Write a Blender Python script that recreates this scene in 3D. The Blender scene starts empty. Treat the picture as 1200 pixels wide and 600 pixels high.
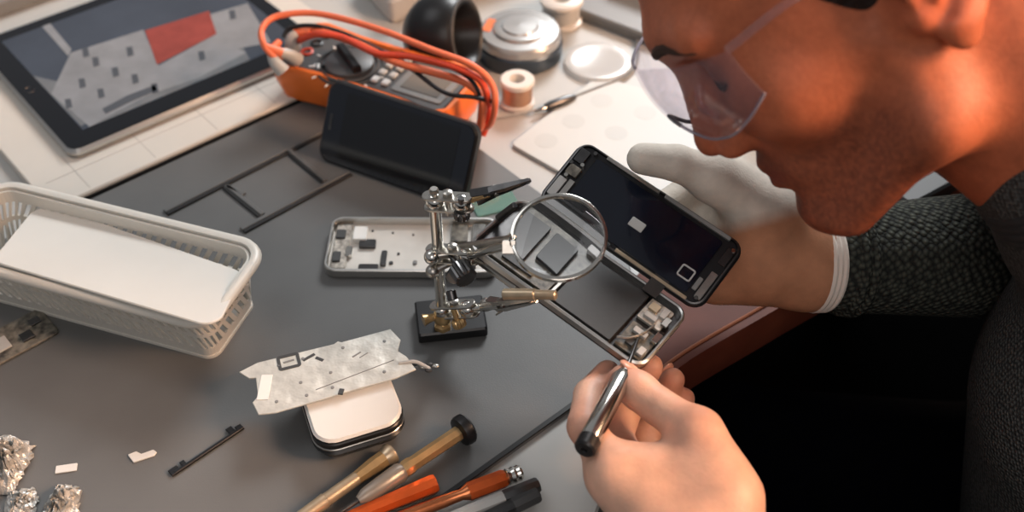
import bpy, bmesh, math, random, time
import numpy as np
from mathutils import Vector, Matrix
random.seed(4)
T0 = time.time()
SC = bpy.context.scene
COL = SC.collection
# ------------------------------------------------------------------ camera model (metres, work surface at z = 0.75)
FPX, PITCH, CH, ZT = 1270.0, math.radians(44), 0.54, 0.75
SP, CP = math.sin(PITCH), math.cos(PITCH)
CAM = Vector((0, 0, ZT + CH))
AX, AUP, ATC = Vector((1, 0, 0)), Vector((0, SP, CP)), Vector((0, -CP, SP))
def ray(px, py):
    return AX * ((px - 600) / FPX) + AUP * ((300 - py) / FPX) - ATC
def W(px, py, h=0.0):                      # photo direction met with the level h above the work mat
    r = ray(px, py); k = (h - CH) / r.z
    return CAM + r * k
def D(px, py, d):                          # point at depth d
    return CAM + ray(px, py) * d
ANG = math.radians(41)
E1 = Vector((math.cos(ANG), math.sin(ANG), 0)); E2 = Vector((-math.sin(ANG), math.cos(ANG), 0)); ZV = Vector((0, 0, 1))

# ------------------------------------------------------------------ materials
def lin(c):
    if isinstance(c, str):
        c = [int(c[i:i+2], 16) / 255 for i in (0, 2, 4)]
    return [x / 12.92 if x <= .04045 else ((x + .055) / 1.055) ** 2.4 for x in c[:3]] + [1]
def mat(name, col, rough=.5, metal=0, var=.0, scale=60, bump=0, bscale=None, bdist=.001, coat=0, trans=0, ior=1.45, alpha=1, spec=.5, sss=0, col2=None, detail=4):
    m = bpy.data.materials.new(name); m.use_nodes = True
    nt = m.node_tree; b = nt.nodes['Principled BSDF']; L = nt.links
    b.inputs['Base Color'].default_value = lin(col)
    b.inputs['Roughness'].default_value = rough; b.inputs['Metallic'].default_value = metal
    b.inputs['Coat Weight'].default_value = coat; b.inputs['Transmission Weight'].default_value = trans
    b.inputs['IOR'].default_value = ior; b.inputs['Alpha'].default_value = alpha
    b.inputs['Specular IOR Level'].default_value = spec
    if sss:
        b.inputs['Subsurface Weight'].default_value = sss
        b.inputs['Subsurface Radius'].default_value = (1, .35, .2); b.inputs['Subsurface Scale'].default_value = .004
    tc = nt.nodes.new('ShaderNodeTexCoord')
    if var or col2:
        n = nt.nodes.new('ShaderNodeTexNoise'); n.inputs['Scale'].default_value = scale; n.inputs['Detail'].default_value = detail
        L.new(tc.outputs['Object'], n.inputs['Vector'])
        r = nt.nodes.new('ShaderNodeValToRGB'); c = lin(col)
        r.color_ramp.elements[0].position = .3; r.color_ramp.elements[1].position = .7
        r.color_ramp.elements[0].color = [x * (1 - var) for x in c[:3]] + [1]
        r.color_ramp.elements[1].color = lin(col2) if col2 else [min(1, x * (1 + var)) for x in c[:3]] + [1]
        L.new(n.outputs['Fac'], r.inputs['Fac']); L.new(r.outputs['Color'], b.inputs['Base Color'])
    if bump:
        n2 = nt.nodes.new('ShaderNodeTexNoise'); n2.inputs['Scale'].default_value = bscale or scale * 4; n2.inputs['Detail'].default_value = 3
        L.new(tc.outputs['Object'], n2.inputs['Vector'])
        bp = nt.nodes.new('ShaderNodeBump'); bp.inputs['Strength'].default_value = bump; bp.inputs['Distance'].default_value = bdist
        L.new(n2.outputs['Fac'], bp.inputs['Height']); L.new(bp.outputs['Normal'], b.inputs['Normal'])
    return m
def clear_mat(name, tint=(1, 1, 1), refl=.04, rough=.02, haze=0.0, hazecol='ffffff', edge=.35):
    m = bpy.data.materials.new(name); m.use_nodes = True
    nt = m.node_tree; nt.nodes.clear(); L = nt.links
    o = nt.nodes.new('ShaderNodeOutputMaterial'); t = nt.nodes.new('ShaderNodeBsdfTransparent'); g = nt.nodes.new('ShaderNodeBsdfGlossy')
    t.inputs['Color'].default_value = (*tint, 1); g.inputs['Roughness'].default_value = rough
    fr = nt.nodes.new('ShaderNodeLayerWeight'); fr.inputs['Blend'].default_value = .25
    mp = nt.nodes.new('ShaderNodeMapRange'); mp.inputs['To Min'].default_value = refl; mp.inputs['To Max'].default_value = edge
    L.new(fr.outputs['Facing'], mp.inputs['Value'])
    mx = nt.nodes.new('ShaderNodeMixShader'); L.new(mp.outputs['Result'], mx.inputs['Fac'])
    if haze:
        d = nt.nodes.new('ShaderNodeBsdfDiffuse'); d.inputs['Color'].default_value = lin(hazecol)
        m2 = nt.nodes.new('ShaderNodeMixShader'); m2.inputs['Fac'].default_value = haze
        L.new(t.outputs[0], m2.inputs[1]); L.new(d.outputs[0], m2.inputs[2]); L.new(m2.outputs[0], mx.inputs[1])
    else:
        L.new(t.outputs[0], mx.inputs[1])
    L.new(g.outputs[0], mx.inputs[2]); L.new(mx.outputs[0], o.inputs['Surface'])
    return m
M = {}
M['mat'] = mat('grey_mat', '626261', .40, var=.10, scale=14, bump=.15, bscale=900, bdist=.0004, spec=.5)
M['rib'] = mat('mat_rib', '161617', .5)  # near-black; also carries the painted groove and board-edge shadow
M['ribtop'] = mat('mat_ribtop', '5f5f5e', .45)
M['desk'] = mat('desk_top', 'b5b4b0', .38, var=.06, scale=6, bump=.05, bscale=300, bdist=.0003)
M['wood'] = mat('desk_edge_wood', '7a3f2c', .55, col2='5a2a1e', scale=18, detail=6, spec=.25)
M['wood_lip'] = mat('desk_edge_lip', 'a4694f', .3)
M['white'] = mat('white_plastic', 'e6e3dd', .35, var=.03, scale=30)
M['white2'] = mat('white_board', 'cfc8be', .4, var=.03, scale=20)
M['seam'] = mat('board_seam', 'b9b2aa', .5)
M['basket'] = mat('basket_plastic', 'd0ccc3', .38, var=.03, scale=25)
M['plate'] = mat('tray_lid', 'cfcdc7', .45, var=.03, scale=15)
M['black'] = mat('black_plastic', '141416', .35, bump=.08, bscale=900, bdist=.0002)
M['blackg'] = mat('black_gloss', '0a0c12', .08, coat=.3)
M['navyglass'] = mat('navy_glass', '0b111d', .12, var=.2, scale=25, coat=.4)
M['chrome'] = mat('polished_steel', 'd9d5cd', .14, 1, var=.08, scale=120)
M['steel'] = mat('brushed_steel', 'b5b1aa', .3, 1, var=.12, scale=150)
M['dsteel'] = mat('dark_steel', '5b5a5a', .3, 1, var=.15, scale=150)
M['alu'] = mat('aluminium', 'c9c7c3', .32, 1)
M['casedark'] = mat('case_dark', '262626', .3, .3)
M['toolgrey'] = mat('tool_grey', '8d857c', .35, .4)
M['gold'] = mat('brass', 'c9a878', .28, .7, var=.12, scale=120)
M['champ'] = mat('champagne_metal', 'bfab90', .3, .65, var=.12, scale=150)
M['copper'] = mat('copper_metal', 'c8794f', .28, .9, var=.12, scale=120)
M['orangem'] = mat('orange_anodised', 'd8622d', .28, .55, var=.12, scale=90)
M['shield'] = mat('shield_plate', 'cac8c0', .40, .3, var=.16, scale=70, bump=.7, bscale=75, bdist=.0022)
M['dark'] = mat('dark_mark', '3c3c3c', .5)
M['midgrey'] = mat('mid_grey', '7d7c7a', .4)
M['lgrey'] = mat('light_grey', 'b4b2ae', .4, var=.05)
M['orange'] = mat('orange_rubber', 'e8742f', .42, var=.06, scale=40, bump=.1, bscale=500, bdist=.0004)
M['dmm'] = mat('meter_face', '4a4a4b', .42, var=.08, scale=60)
M['lcd'] = mat('lcd_glass', '77726b', .15, coat=.3)
M['redw'] = mat('red_cable', 'd2482c', .4)
M['orw'] = mat('coral_cable', 'e8764f', .38)
M['blkw'] = mat('black_cable', '17171a', .4)
M['pcb'] = mat('pcb_dark', '35322f', .4, var=.5, scale=180, col2='8b8578')
M['pcbd'] = mat('shield_dark', '454443', .4, .4, var=.15, scale=90)
M['pcbl'] = mat('pcb_light', 'a79d92', .35, .4, var=.4, scale=260, col2='dcd4c8')
M['foil'] = mat('crumpled_foil', 'bdbbb6', .35, .45, var=.15, scale=70, bump=.9, bscale=140, bdist=.004)
M['silverinside'] = mat('frame_inside', 'd6cfc5', .4, .1, var=.06, scale=40, col2='e0dad1')
M['battery'] = mat('battery_wrap', '2e2e2e', .5, var=.08, scale=90, bump=.1, bscale=500, bdist=.0003)
M['tinlid'] = mat('tin_lid', 'b9b9b7', .25, .6, var=.06)
M['bluegrey'] = mat('tin_side', '4c5762', .3, .7)
M['spool'] = mat('spool_white', 'd6d0c8', .35)
M['solder'] = mat('solder_wire', 'c9a48c', .3, .7, bump=.6, bscale=700, bdist=.0006)
M['tin_white'] = mat('box_white', 'd8d6d1', .3)
M['screen_bg'] = mat('screen_sky', '434a55', .12, var=.2, scale=9)
M['screen_house'] = mat('screen_house', '86888b', .14, var=.12, scale=40)
M['screen_dk'] = mat('screen_shade', '51555b', .14)  # dark window tone of the pictured building
M['screen_gnd'] = mat('screen_ground', '6d7073', .14, var=.15, scale=40)
M['screen_red'] = mat('screen_roof', '90443c', .14, var=.12, scale=60)
M['sheet'] = mat('plastic_sheet', 'c2c2bd', .4, var=.03, scale=12)
M['sheetdot'] = mat('sheet_pocket', 'bbbbb6', .4)
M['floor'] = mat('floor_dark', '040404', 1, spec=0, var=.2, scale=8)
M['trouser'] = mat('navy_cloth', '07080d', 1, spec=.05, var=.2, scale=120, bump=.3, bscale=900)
M['shoe'] = mat('shoe_black', '0d0d0f', .5)
M['hair'] = mat('hair_brown', '1e1310', .6, var=.4, scale=120, bump=.8, bscale=220, bdist=.003)
M['brow'] = mat('brow_hair', '3b251b', .8, bump=.8, bscale=600, bdist=.001)
M['teal'] = clear_mat('teal_glass', (.62, .85, .78), .05, .05, .35, 'a4c9bd')
M['glass_clear'] = clear_mat('goggle_lens', (.965, .95, .975), .03, .05, .05, 'd8d2e2', .22)
M['ziplock'] = clear_mat('clear_plastic', (.95, .95, .95), .05, .15, .5, 'e2e2e0', .3)
M['rimdark'] = mat('goggle_rim', '3a3a44', .25)
M['rimclear'] = mat('goggle_bridge', 'cfc8d4', .15, trans=.6)

def lens_mat():
    m = mat('magnifier_glass', 'ffffff', .0, trans=1, ior=1.38)
    return m
M['lens'] = lens_mat()

def knit_mat(name, c1, c2, scale):
    m = mat(name, c1, .85, spec=.2); nt = m.node_tree; L = nt.links; b = nt.nodes['Principled BSDF']
    tc = nt.nodes.new('ShaderNodeTexCoord')
    mp = nt.nodes.new('ShaderNodeMapping'); mp.inputs['Rotation'].default_value = (.3, .5, .6); L.new(tc.outputs['Object'], mp.inputs['Vector'])
    v = nt.nodes.new('ShaderNodeTexVoronoi'); v.inputs['Scale'].default_value = scale; v.inputs['Randomness'].default_value = .45
    L.new(mp.outputs['Vector'], v.inputs['Vector'])
    r = nt.nodes.new('ShaderNodeValToRGB'); r.color_ramp.elements[0].color = lin(c2); r.color_ramp.elements[1].color = lin(c1)
    r.color_ramp.elements[0].position = .1; r.color_ramp.elements[1].position = .65
    L.new(v.outputs['Distance'], r.inputs['Fac']); L.new(r.outputs['Color'], b.inputs['Base Color'])
    bp = nt.nodes.new('ShaderNodeBump'); bp.invert = True; bp.inputs['Strength'].default_value = .9; bp.inputs['Distance'].default_value = .003
    L.new(v.outputs['Distance'], bp.inputs['Height']); L.new(bp.outputs['Normal'], b.inputs['Normal'])
    return m
M['knit'] = knit_mat('grey_green_knit', '262826', '55584f', 260)
M['knit2'] = mat('dark_jersey', '303132', .9, var=.15, scale=200, bump=.4, bscale=900, bdist=.001)
M['knit_fine'] = knit_mat('dark_fine_knit', '3c3d3d', '6a6b68', 420)
M['cuffknit'] = mat('glove_cuff', 'e8ddd2', .85, bump=.5, bscale=500, bdist=.001)

def attr_mat(name, rough, sss, bump, bscale, bd):
    m = mat(name, 'ffffff', rough, sss=sss, bump=bump, bscale=bscale, bdist=bd, spec=.45)
    nt = m.node_tree; b = nt.nodes['Principled BSDF']
    a = nt.nodes.new('ShaderNodeAttribute'); a.attribute_name = 'tone'
    tc = nt.nodes.new('ShaderNodeTexCoord'); n = nt.nodes.new('ShaderNodeTexNoise'); n.inputs['Scale'].default_value = 70; n.inputs['Detail'].default_value = 6
    nt.links.new(tc.outputs['Object'], n.inputs['Vector'])
    mr = nt.nodes.new('ShaderNodeMapRange'); mr.inputs['From Min'].default_value = .3; mr.inputs['From Max'].default_value = .7
    mr.inputs['To Min'].default_value = .84; mr.inputs['To Max'].default_value = 1.1; nt.links.new(n.outputs['Fac'], mr.inputs['Value'])
    mx = nt.nodes.new('ShaderNodeVectorMath'); mx.operation = 'SCALE'
    nt.links.new(a.outputs['Color'], mx.inputs[0]); nt.links.new(mr.outputs['Result'], mx.inputs['Scale'])
    nt.links.new(mx.outputs[0], b.inputs['Base Color'])
    return m
M['skin'] = attr_mat('skin', .48, .12, .25, 500, .0007)
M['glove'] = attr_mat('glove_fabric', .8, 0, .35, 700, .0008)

# ------------------------------------------------------------------ object helpers
LOC = {}
def tag(o, label=None, cat=None, group=None, kind=None):
    if label: o['label'] = label
    if cat: o['category'] = cat
    if group: o['group'] = group
    if kind: o['kind'] = kind
    return o
def thing(name, label, cat, loc, group=None):
    o = bpy.data.objects.new(name, None); COL.objects.link(o); o.location = loc; o.empty_display_size = .02
    LOC[o.name] = Vector(loc)
    return tag(o, label, cat, group)
def root_loc(o):
    while o.parent: o = o.parent
    return LOC[o.name]
def obj(name, bm, m, parent=None, loc=None, smooth=True, angle=38, label=None):
    me = bpy.data.meshes.new(name)
    off = root_loc(parent) if parent else Vector(loc or (0, 0, 0))
    if isinstance(bm, tuple):
        v, f = bm
        me.from_pydata([tuple(Vector(p) - off) for p in v], [], f)
    else:
        bmesh.ops.translate(bm, verts=bm.verts, vec=-off)
        bmesh.ops.recalc_face_normals(bm, faces=bm.faces)
        bm.to_mesh(me); bm.free()
    for x in (m if isinstance(m, (list, tuple)) else [m]): me.materials.append(x)
    if smooth:
        me.polygons.foreach_set('use_smooth', [True] * len(me.polygons))
        me.set_sharp_from_angle(angle=math.radians(angle))
    o = bpy.data.objects.new(name, me); COL.objects.link(o)
    if parent: o.parent = parent
    else:
        o.location = off; LOC[o.name] = off
    if label: o['label'] = label
    return o
def single(name, bm, m, label, cat, loc, group=None, **k):
    return tag(obj(name, bm, m, loc=loc, **k), label, cat, group)
def NB(): return bmesh.new()
def frame(o, x, z=None, y=None):
    x = Vector(x).normalized()
    if z is not None:
        z = Vector(z); z = (z - x * z.dot(x)).normalized(); y = z.cross(x)
    else:
        y = Vector(y); y = (y - x * y.dot(x)).normalized(); z = x.cross(y)
    return Matrix(((x.x, y.x, z.x, o[0]), (x.y, y.y, z.y, o[1]), (x.z, y.z, z.z, o[2]), (0, 0, 0, 1)))
def perp(a):
    a = Vector(a).normalized(); t = Vector((0, 0, 1)) if abs(a.z) < .9 else Vector((1, 0, 0))
    x = a.cross(t).normalized(); return x, a.cross(x)
def rings(bm, R, caps=True, closed=False, mi=0):
    V = [[bm.verts.new(p) for p in r] for r in R]; n = len(V[0])
    pairs = list(zip(V, V[1:])) + ([(V[-1], V[0])] if closed else [])
    for a, b in pairs:
        for i in range(n):
            f = bm.faces.new((a[i], a[(i+1) % n], b[(i+1) % n], b[i])); f.material_index = mi
    if caps and not closed:
        for r in (V[0][::-1], V[-1]):
            f = bm.faces.new(r); f.material_index = mi
def lathe(bm, o, axis, prof, n=32, mi=0, caps=True):
    axis = Vector(axis).normalized(); x, y = perp(axis); o = Vector(o)
    rings(bm, [[o + axis * h + (x * math.cos(2*math.pi*i/n) + y * math.sin(2*math.pi*i/n)) * max(r, 1e-5) for i in range(n)] for r, h in prof], caps, mi=mi)
def cyl(bm, a, b, ra, rb=None, n=20, mi=0, bev=0):
    a, b = Vector(a), Vector(b); L = (b - a).length; rb = ra if rb is None else rb
    p = [(ra, 0), (rb, L)] if not bev else [(ra - bev, 0), (ra, bev), (rb, L - bev), (rb - bev, L)]
    lathe(bm, a, b - a, p, n, mi)
def cr(pts, sub=8):
    P = [Vector(p) for p in pts]; P = [P[0]*2 - P[1]] + P + [P[-1]*2 - P[-2]]; out = []
    for i in range(1, len(P) - 2):
        for k in range(sub):
            t = k / sub; a, b, c, d = P[i-1], P[i], P[i+1], P[i+2]
            out.append(.5 * ((2*b) + (c - a)*t + (2*a - 5*b + 4*c - d)*t*t + (3*b - a - 3*c + d)*t**3))
    return out + [P[-2]]
def tube(bm, pts, r, n=10, sub=8, mi=0, closed=False):
    C = cr(pts, sub) if sub > 1 else [Vector(p) for p in pts]; R = []; x = None
    for i, p in enumerate(C):
        t = (C[min(i+1, len(C)-1)] - C[max(i-1, 0)]).normalized()
        if x is None: x, y = perp(t)
        x = (x - t * x.dot(t)).normalized(); y = t.cross(x)
        rr = r(i / (len(C) - 1)) if callable(r) else r
        R.append([p + (x * math.cos(2*math.pi*k/n) + y * math.sin(2*math.pi*k/n)) * rr for k in range(n)])
    rings(bm, R, True, mi=mi)
def torus(bm, c, axis, R, r, n=48, k=12, mi=0, sx=1):
    axis = Vector(axis).normalized(); x, y = perp(axis); c = Vector(c)
    rr = []
    for i in range(n):
        a = 2*math.pi*i/n; d = x * math.cos(a) + y * math.sin(a)
        rr.append([c + d * (R + r * math.cos(2*math.pi*j/k)) + axis * (r * math.sin(2*math.pi*j/k) * sx) for j in range(k)])
    rings(bm, rr, closed=True, mi=mi)
def ball(bm, c, r, seg=20, M3=None, mi=0):
    res = bmesh.ops.create_uvsphere(bm, u_segments=seg, v_segments=seg//2 + 2, radius=1)
    T = Matrix.Translation(Vector(c)) @ (M3.to_4x4() if M3 else Matrix()) @ (Matrix.Diagonal((*([r]*3 if not isinstance(r, (tuple, list)) else r), 1)))
    bmesh.ops.transform(bm, matrix=T, verts=res['verts'])
    for v in res['verts']:
        for f in v.link_faces: f.material_index = mi
def rpoly(poly, r, seg=6):
    """polygon with rounded corners; r may be a number or a list"""
    n = len(poly); out = []
    for i in range(n):
        p = Vector(poly[i]); a = Vector(poly[i-1]); b = Vector(poly[(i+1) % n]); rr = r[i] if isinstance(r, (list, tuple)) else r
        if rr <= 0: out.append(p); continue
        da, db = (a - p).normalized(), (b - p).normalized(); ang = da.angle(db); t = min(rr / math.tan(ang/2), (a-p).length*.49, (b-p).length*.49); rr2 = t * math.tan(ang/2)
        c = p + (da + db).normalized() * (rr2 / math.sin(ang/2)); s0 = p + da*t - c; s1 = p + db*t - c
        for k in range(seg + 1):
            q = s0.lerp(s1, k/seg); q = q.normalized() * rr2; out.append(c + q)
    return out
def inset(poly, d):
    n = len(poly); out = []
    A = sum(poly[i].x*poly[(i+1)%n].y - poly[(i+1)%n].x*poly[i].y for i in range(n)); s = 1 if A > 0 else -1
    for i in range(n):
        e0 = (poly[i] - poly[i-1]); e1 = (poly[(i+1)%n] - poly[i])
        n0 = Vector((-e0.y, e0.x)).normalized()*s; n1 = Vector((-e1.y, e1.x)).normalized()*s; m = (n0 + n1)
        m = m / max(m.dot(m)/2, .3) if m.length > 1e-6 else n0
        out.append(poly[i] + m*d)
    return out
def prism(bm, T, poly, h0, h1, r=0, bev=0, mi=0, seg=6, taper=0):
    P = rpoly([Vector(p[:2]) for p in poly], r, seg)
    def R(q, h): return [T @ Vector((p.x, p.y, h)) for p in q]
    bot = inset(P, taper) if taper else P
    if bev: rg = [R(inset(bot, bev), h0), R(bot, h0 + bev), R(P, h1 - bev), R(inset(P, bev), h1)]
    else: rg = [R(bot, h0), R(P, h1)]
    rings(bm, rg, mi=mi)
def rect(x0, y0, x1, y1): return [(x0, y0), (x1, y0), (x1, y1), (x0, y1)]
def box(bm, T, x0, y0, z0, x1, y1, z1, bev=0, r=0, mi=0): prism(bm, T, rect(x0, y0, x1, y1), z0, z1, r, bev, mi)
def flatpoly(bm, pts, mi=0):
    f = bm.faces.new([bm.verts.new(p) for p in pts]); f.material_index = mi
def XY(pts, T):                                   # world points to a frame's own xy
    I = T.inverted(); return [(I @ Vector(p)).to_2d() for p in pts]
IDT = Matrix.Translation((0, 0, ZT))
def lev(h=0): return Matrix.Translation((0, 0, ZT + h))

# ------------------------------------------------------------------ implicit surfaces for organic shapes
def cap(a, b, ra, rb=None): return ('c', np.array(a, float), np.array(b, float), ra, ra if rb is None else rb)
def ell(c, r, A=None): return ('e', np.array(c, float), np.array(r, float), np.eye(3) if A is None else np.array(A, float))
def plane(n, c): return ('p', np.array(n, float), float(c))
def bound(p):
    if p[0] == 'c': return (p[1] + p[2]) / 2, np.linalg.norm(p[2] - p[1]) / 2 + max(p[3], p[4])
    if p[0] == 'e': return p[1], p[2].max()
    return np.zeros(3), 1e9
def dprim(p, X):
    if p[0] == 'c':
        a, b, ra, rb = p[1:]; ba = b - a; t = np.clip((X - a) @ ba / max(ba @ ba, 1e-12), 0, 1)
        return np.linalg.norm(X - a - t[:, None] * ba, axis=1) - (ra + t * (rb - ra))
    if p[0] == 'e':
        q = (X - p[1]) @ p[3]; k0 = np.linalg.norm(q / p[2], axis=1); k1 = np.linalg.norm(q / p[2]**2, axis=1)
        return k0 * (k0 - 1) / np.maximum(k1, 1e-9)
    return X @ p[1] - p[2]
def smin(a, b, k):
    if k <= 0: return np.minimum(a, b)
    h = np.clip(.5 + .5 * (b - a) / k, 0, 1); return b * (1 - h) + a * h - k * h * (1 - h)
def evals(ops, X, ctr=None, rad=0):
    """ops: (prim, 'u'|'s'|'i', k) or (list, 'g', k)"""
    d = np.full(len(X), 1.0)
    for p, op, k in ops:
        if op == 'g':
            e = evals(p, X, ctr, rad); d = smin(d, e, k) if e.min() < .9 else d; continue
        if ctr is not None and op != 'i':
            c, r = bound(p)
            if np.linalg.norm(c - ctr) - r > rad + k + (.004 if p[0] == 'c' else .035): continue
        e = dprim(p, X)
        if op == 'u': d = smin(d, e, k)
        elif op == 's': d = -smin(-d, e, k)
        else: d = -smin(-d, -e, k)
    return d
def allprims(ops):
    for p, op, k in ops:
        if op == 'g': yield from allprims(p)
        elif op == 'u': yield p
def mesh_sdf(ops, h, n=14):
    B = [bound(p) for p in allprims(ops)]
    lo = np.min([c - r for c, r in B], axis=0) - 2*h; hi = np.max([c + r for c, r in B], axis=0) + 2*h
    nb = np.ceil((hi - lo) / (h * n)).astype(int); bs = h * n
    I = np.stack(np.meshgrid(*[np.arange(x) for x in nb], indexing='ij'), -1).reshape(-1, 3)
    ctr = lo + (I + .5) * bs; hd = bs * .5 * 3**.5
    near = np.zeros(len(I), bool)
    for c, r in B: near |= np.linalg.norm(ctr - c, axis=1) - r < hd + .02
    I, ctr = I[near], ctr[near]
    d = evals(ops, ctr); keep = np.abs(d) < hd * 1.9 + .004
    I, ctr = I[keep], ctr[keep]
    G = np.stack(np.meshgrid(*[np.arange(n + 1)] * 3, indexing='ij'), -1).reshape(-1, 3)
    N = nb * n + 2; key = lambda c: (c[..., 0] * N[1] + c[..., 1]) * N[2] + c[..., 2]
    ids, pos, quads = [], [], []
    corners = np.array([[i, j, k] for i in (0, 1) for j in (0, 1) for k in (0, 1)])
    edges = [(a, b) for a in range(8) for b in range(a + 1, 8) if np.abs(corners[a] - corners[b]).sum() == 1]
    for bi, bc in zip(I, ctr):
        g0 = bi * n; X = lo + (G + g0) * h
        v = evals(ops, X, bc, hd)
        if v.min() > 0 or v.max() < 0: continue
        V = v.reshape(n+1, n+1, n+1); s = V < 0
        C = np.stack([s[c[0]:n + c[0], c[1]:n + c[1], c[2]:n + c[2]] for c in corners])
        act = np.argwhere(C.any(0) & ~C.all(0))
        if len(act) == 0: continue
        vals = np.stack([V[act[:, 0] + c[0], act[:, 1] + c[1], act[:, 2] + c[2]] for c in corners], 1)
        acc = np.zeros((len(act), 3)); cnt = np.zeros(len(act))
        for a, b in edges:
            m = (vals[:, a] < 0) != (vals[:, b] < 0)
            t = vals[:, a] / np.where(m, vals[:, a] - vals[:, b], 1)
            acc += np.where(m[:, None], corners[a] + t[:, None] * (corners[b] - corners[a]), 0); cnt += m
        pos.append(lo + (act + g0 + acc / cnt[:, None]) * h); ids.append(key(act + g0))
        for ax in range(3):
            sl = [slice(0, n)] * 3; sh = list(sl); sh[ax] = slice(1, n + 1)
            s0 = s[tuple(sl)]; s1 = s[tuple(sh)]; e = np.argwhere(s0 != s1)
            if len(e) == 0: continue
            u, w = (ax + 1) % 3, (ax + 2) % 3; g = e + g0; du = np.eye(3, dtype=int)[u]; dw = np.eye(3, dtype=int)[w]
            q = np.stack([key(g - du - dw), key(g - dw), key(g), key(g - du)], 1)
            fl = ~s0[e[:, 0], e[:, 1], e[:, 2]]; q[fl] = q[fl][:, ::-1]; quads.append(q)
    ids = np.concatenate(ids); pos = np.concatenate(pos); quads = np.concatenate(quads)
    ids, first = np.unique(ids, return_index=True); pos = pos[first]
    k = np.searchsorted(ids, quads); k = np.minimum(k, len(ids) - 1); ok = (ids[k] == quads).all(1); k = k[ok]
    # light relaxation
    for _ in range(2):
        acc = np.zeros_like(pos); cnt = np.zeros(len(pos))
        for a, b in ((0, 1), (1, 2), (2, 3), (3, 0)):
            np.add.at(acc, k[:, a], pos[k[:, b]]); np.add.at(cnt, k[:, a], 1)
            np.add.at(acc, k[:, b], pos[k[:, a]]); np.add.at(cnt, k[:, b], 1)
        pos = pos * .5 + .5 * acc / np.maximum(cnt, 1)[:, None]
    return pos, k
def sdf_obj(name, ops, h, m, parent=None, tone=None, label=None, loc=None):
    pos, q = mesh_sdf(ops, h); off = root_loc(parent) if parent else Vector(loc)
    me = bpy.data.meshes.new(name); P = pos - np.array(off)
    me.vertices.add(len(P)); me.vertices.foreach_set('co', P.ravel().astype(np.float32))
    me.loops.add(q.size); me.loops.foreach_set('vertex_index', q.ravel().astype(np.int32))
    me.polygons.add(len(q)); me.polygons.foreach_set('loop_start', (np.arange(len(q)) * 4).astype(np.int32))
    try: me.polygons.foreach_set('loop_total', np.full(len(q), 4, np.int32))
    except Exception: pass
    me.update(calc_edges=True); me.validate()
    me.polygons.foreach_set('use_smooth', np.ones(len(me.polygons), bool))
    me.materials.append(m)
    if tone is not None and len(me.vertices) == len(pos):
        a = me.attributes.new('tone', 'FLOAT_COLOR', 'POINT'); c = tone(pos)
        a.data.foreach_set('color', np.c_[c, np.ones(len(c))].ravel().astype(np.float32))
    o = bpy.data.objects.new(name, me); COL.objects.link(o)
    if parent: o.parent = parent
    else: o.location = off; LOC[o.name] = off
    if label: o['label'] = label
    return o

# ================================================================== SETTING: floor, desk
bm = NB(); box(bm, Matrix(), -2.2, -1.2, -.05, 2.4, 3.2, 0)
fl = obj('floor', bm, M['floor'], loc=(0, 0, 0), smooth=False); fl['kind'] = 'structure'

TT = -.003                                            # desk surface under the 3 mm mat
desk = thing('desk', 'pale grey workbench with a red-brown wooden front edge under the mat', 'desk', (-.2, .9, 0))
e_pts = [(640, 720), (700, 600), (728, 520), (775, 440), (900, 362), (1110, 245)]
edge = [W(x, y, TT).to_2d() for x, y in e_pts]
far_dir = (edge[-1] - edge[-2]).normalized(); edge.append(edge[-1] + far_dir * 1.0)
edge = [p for p in edge]
near = edge[0]
back = [edge[-1] + Vector((-.62, .62)), Vector((-1.15, 1.35)), Vector((-1.15, .2)), Vector((-.55, -.1)), near + Vector((-.25, -.02))]
bm = NB(); P = edge + back
prism(bm, lev(), P, TT - .03, TT, 0, .0015)
top = obj('tabletop', bm, M['desk'], desk, angle=30)
# wooden edge band along the curved front
seg = cr([Vector((*p, 0)) for p in edge[2:]], 10); wd = .035
outer = [p.to_2d() for p in seg]; nrm = []; wd_ = [.02 + .065*min(1, i/18) for i in range(len(outer))]
for i in range(len(outer)):
    t = (outer[min(i+1, len(outer)-1)] - outer[max(i-1, 0)]).normalized(); nrm.append(Vector((t.y, -t.x)))
bm = NB(); R = []
for p, n in zip(outer, nrm):
    a, b = p - n*wd_[outer.index(p)], p + n*.004
    R.append([Vector((a.x, a.y, ZT+TT+.0008)), Vector((b.x, b.y, ZT+TT+.0008)), Vector((b.x+n.x*.003, b.y+n.y*.003, ZT+TT-.006)), Vector((b.x, b.y, ZT+TT-.034)), Vector((a.x, a.y, ZT+TT-.034))])
rings(bm, R); obj('edge_band', bm, M['wood'], desk, angle=30, label='red-brown wooden edge of the desk')
bm = NB(); tube(bm, [Vector((*(p - n*.003), ZT+TT+.0010)) for p, n in zip(outer, nrm)], .0013, 8, 1)
obj('edge_line', bm, M['wood_lip'], desk)  # highlight along the desk's top edge, put in as a lighter colour
for p in ((-1.05, 1.25), (-1.05, .3), (.55, 1.3), (-.45, .1)):
    bm = NB(); T = Matrix.Translation((p[0], p[1], 0)); box(bm, T, -.03, -.03, 0, .03, .03, ZT+TT-.031, .002); obj('leg', bm, M['dsteel'], desk)

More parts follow.
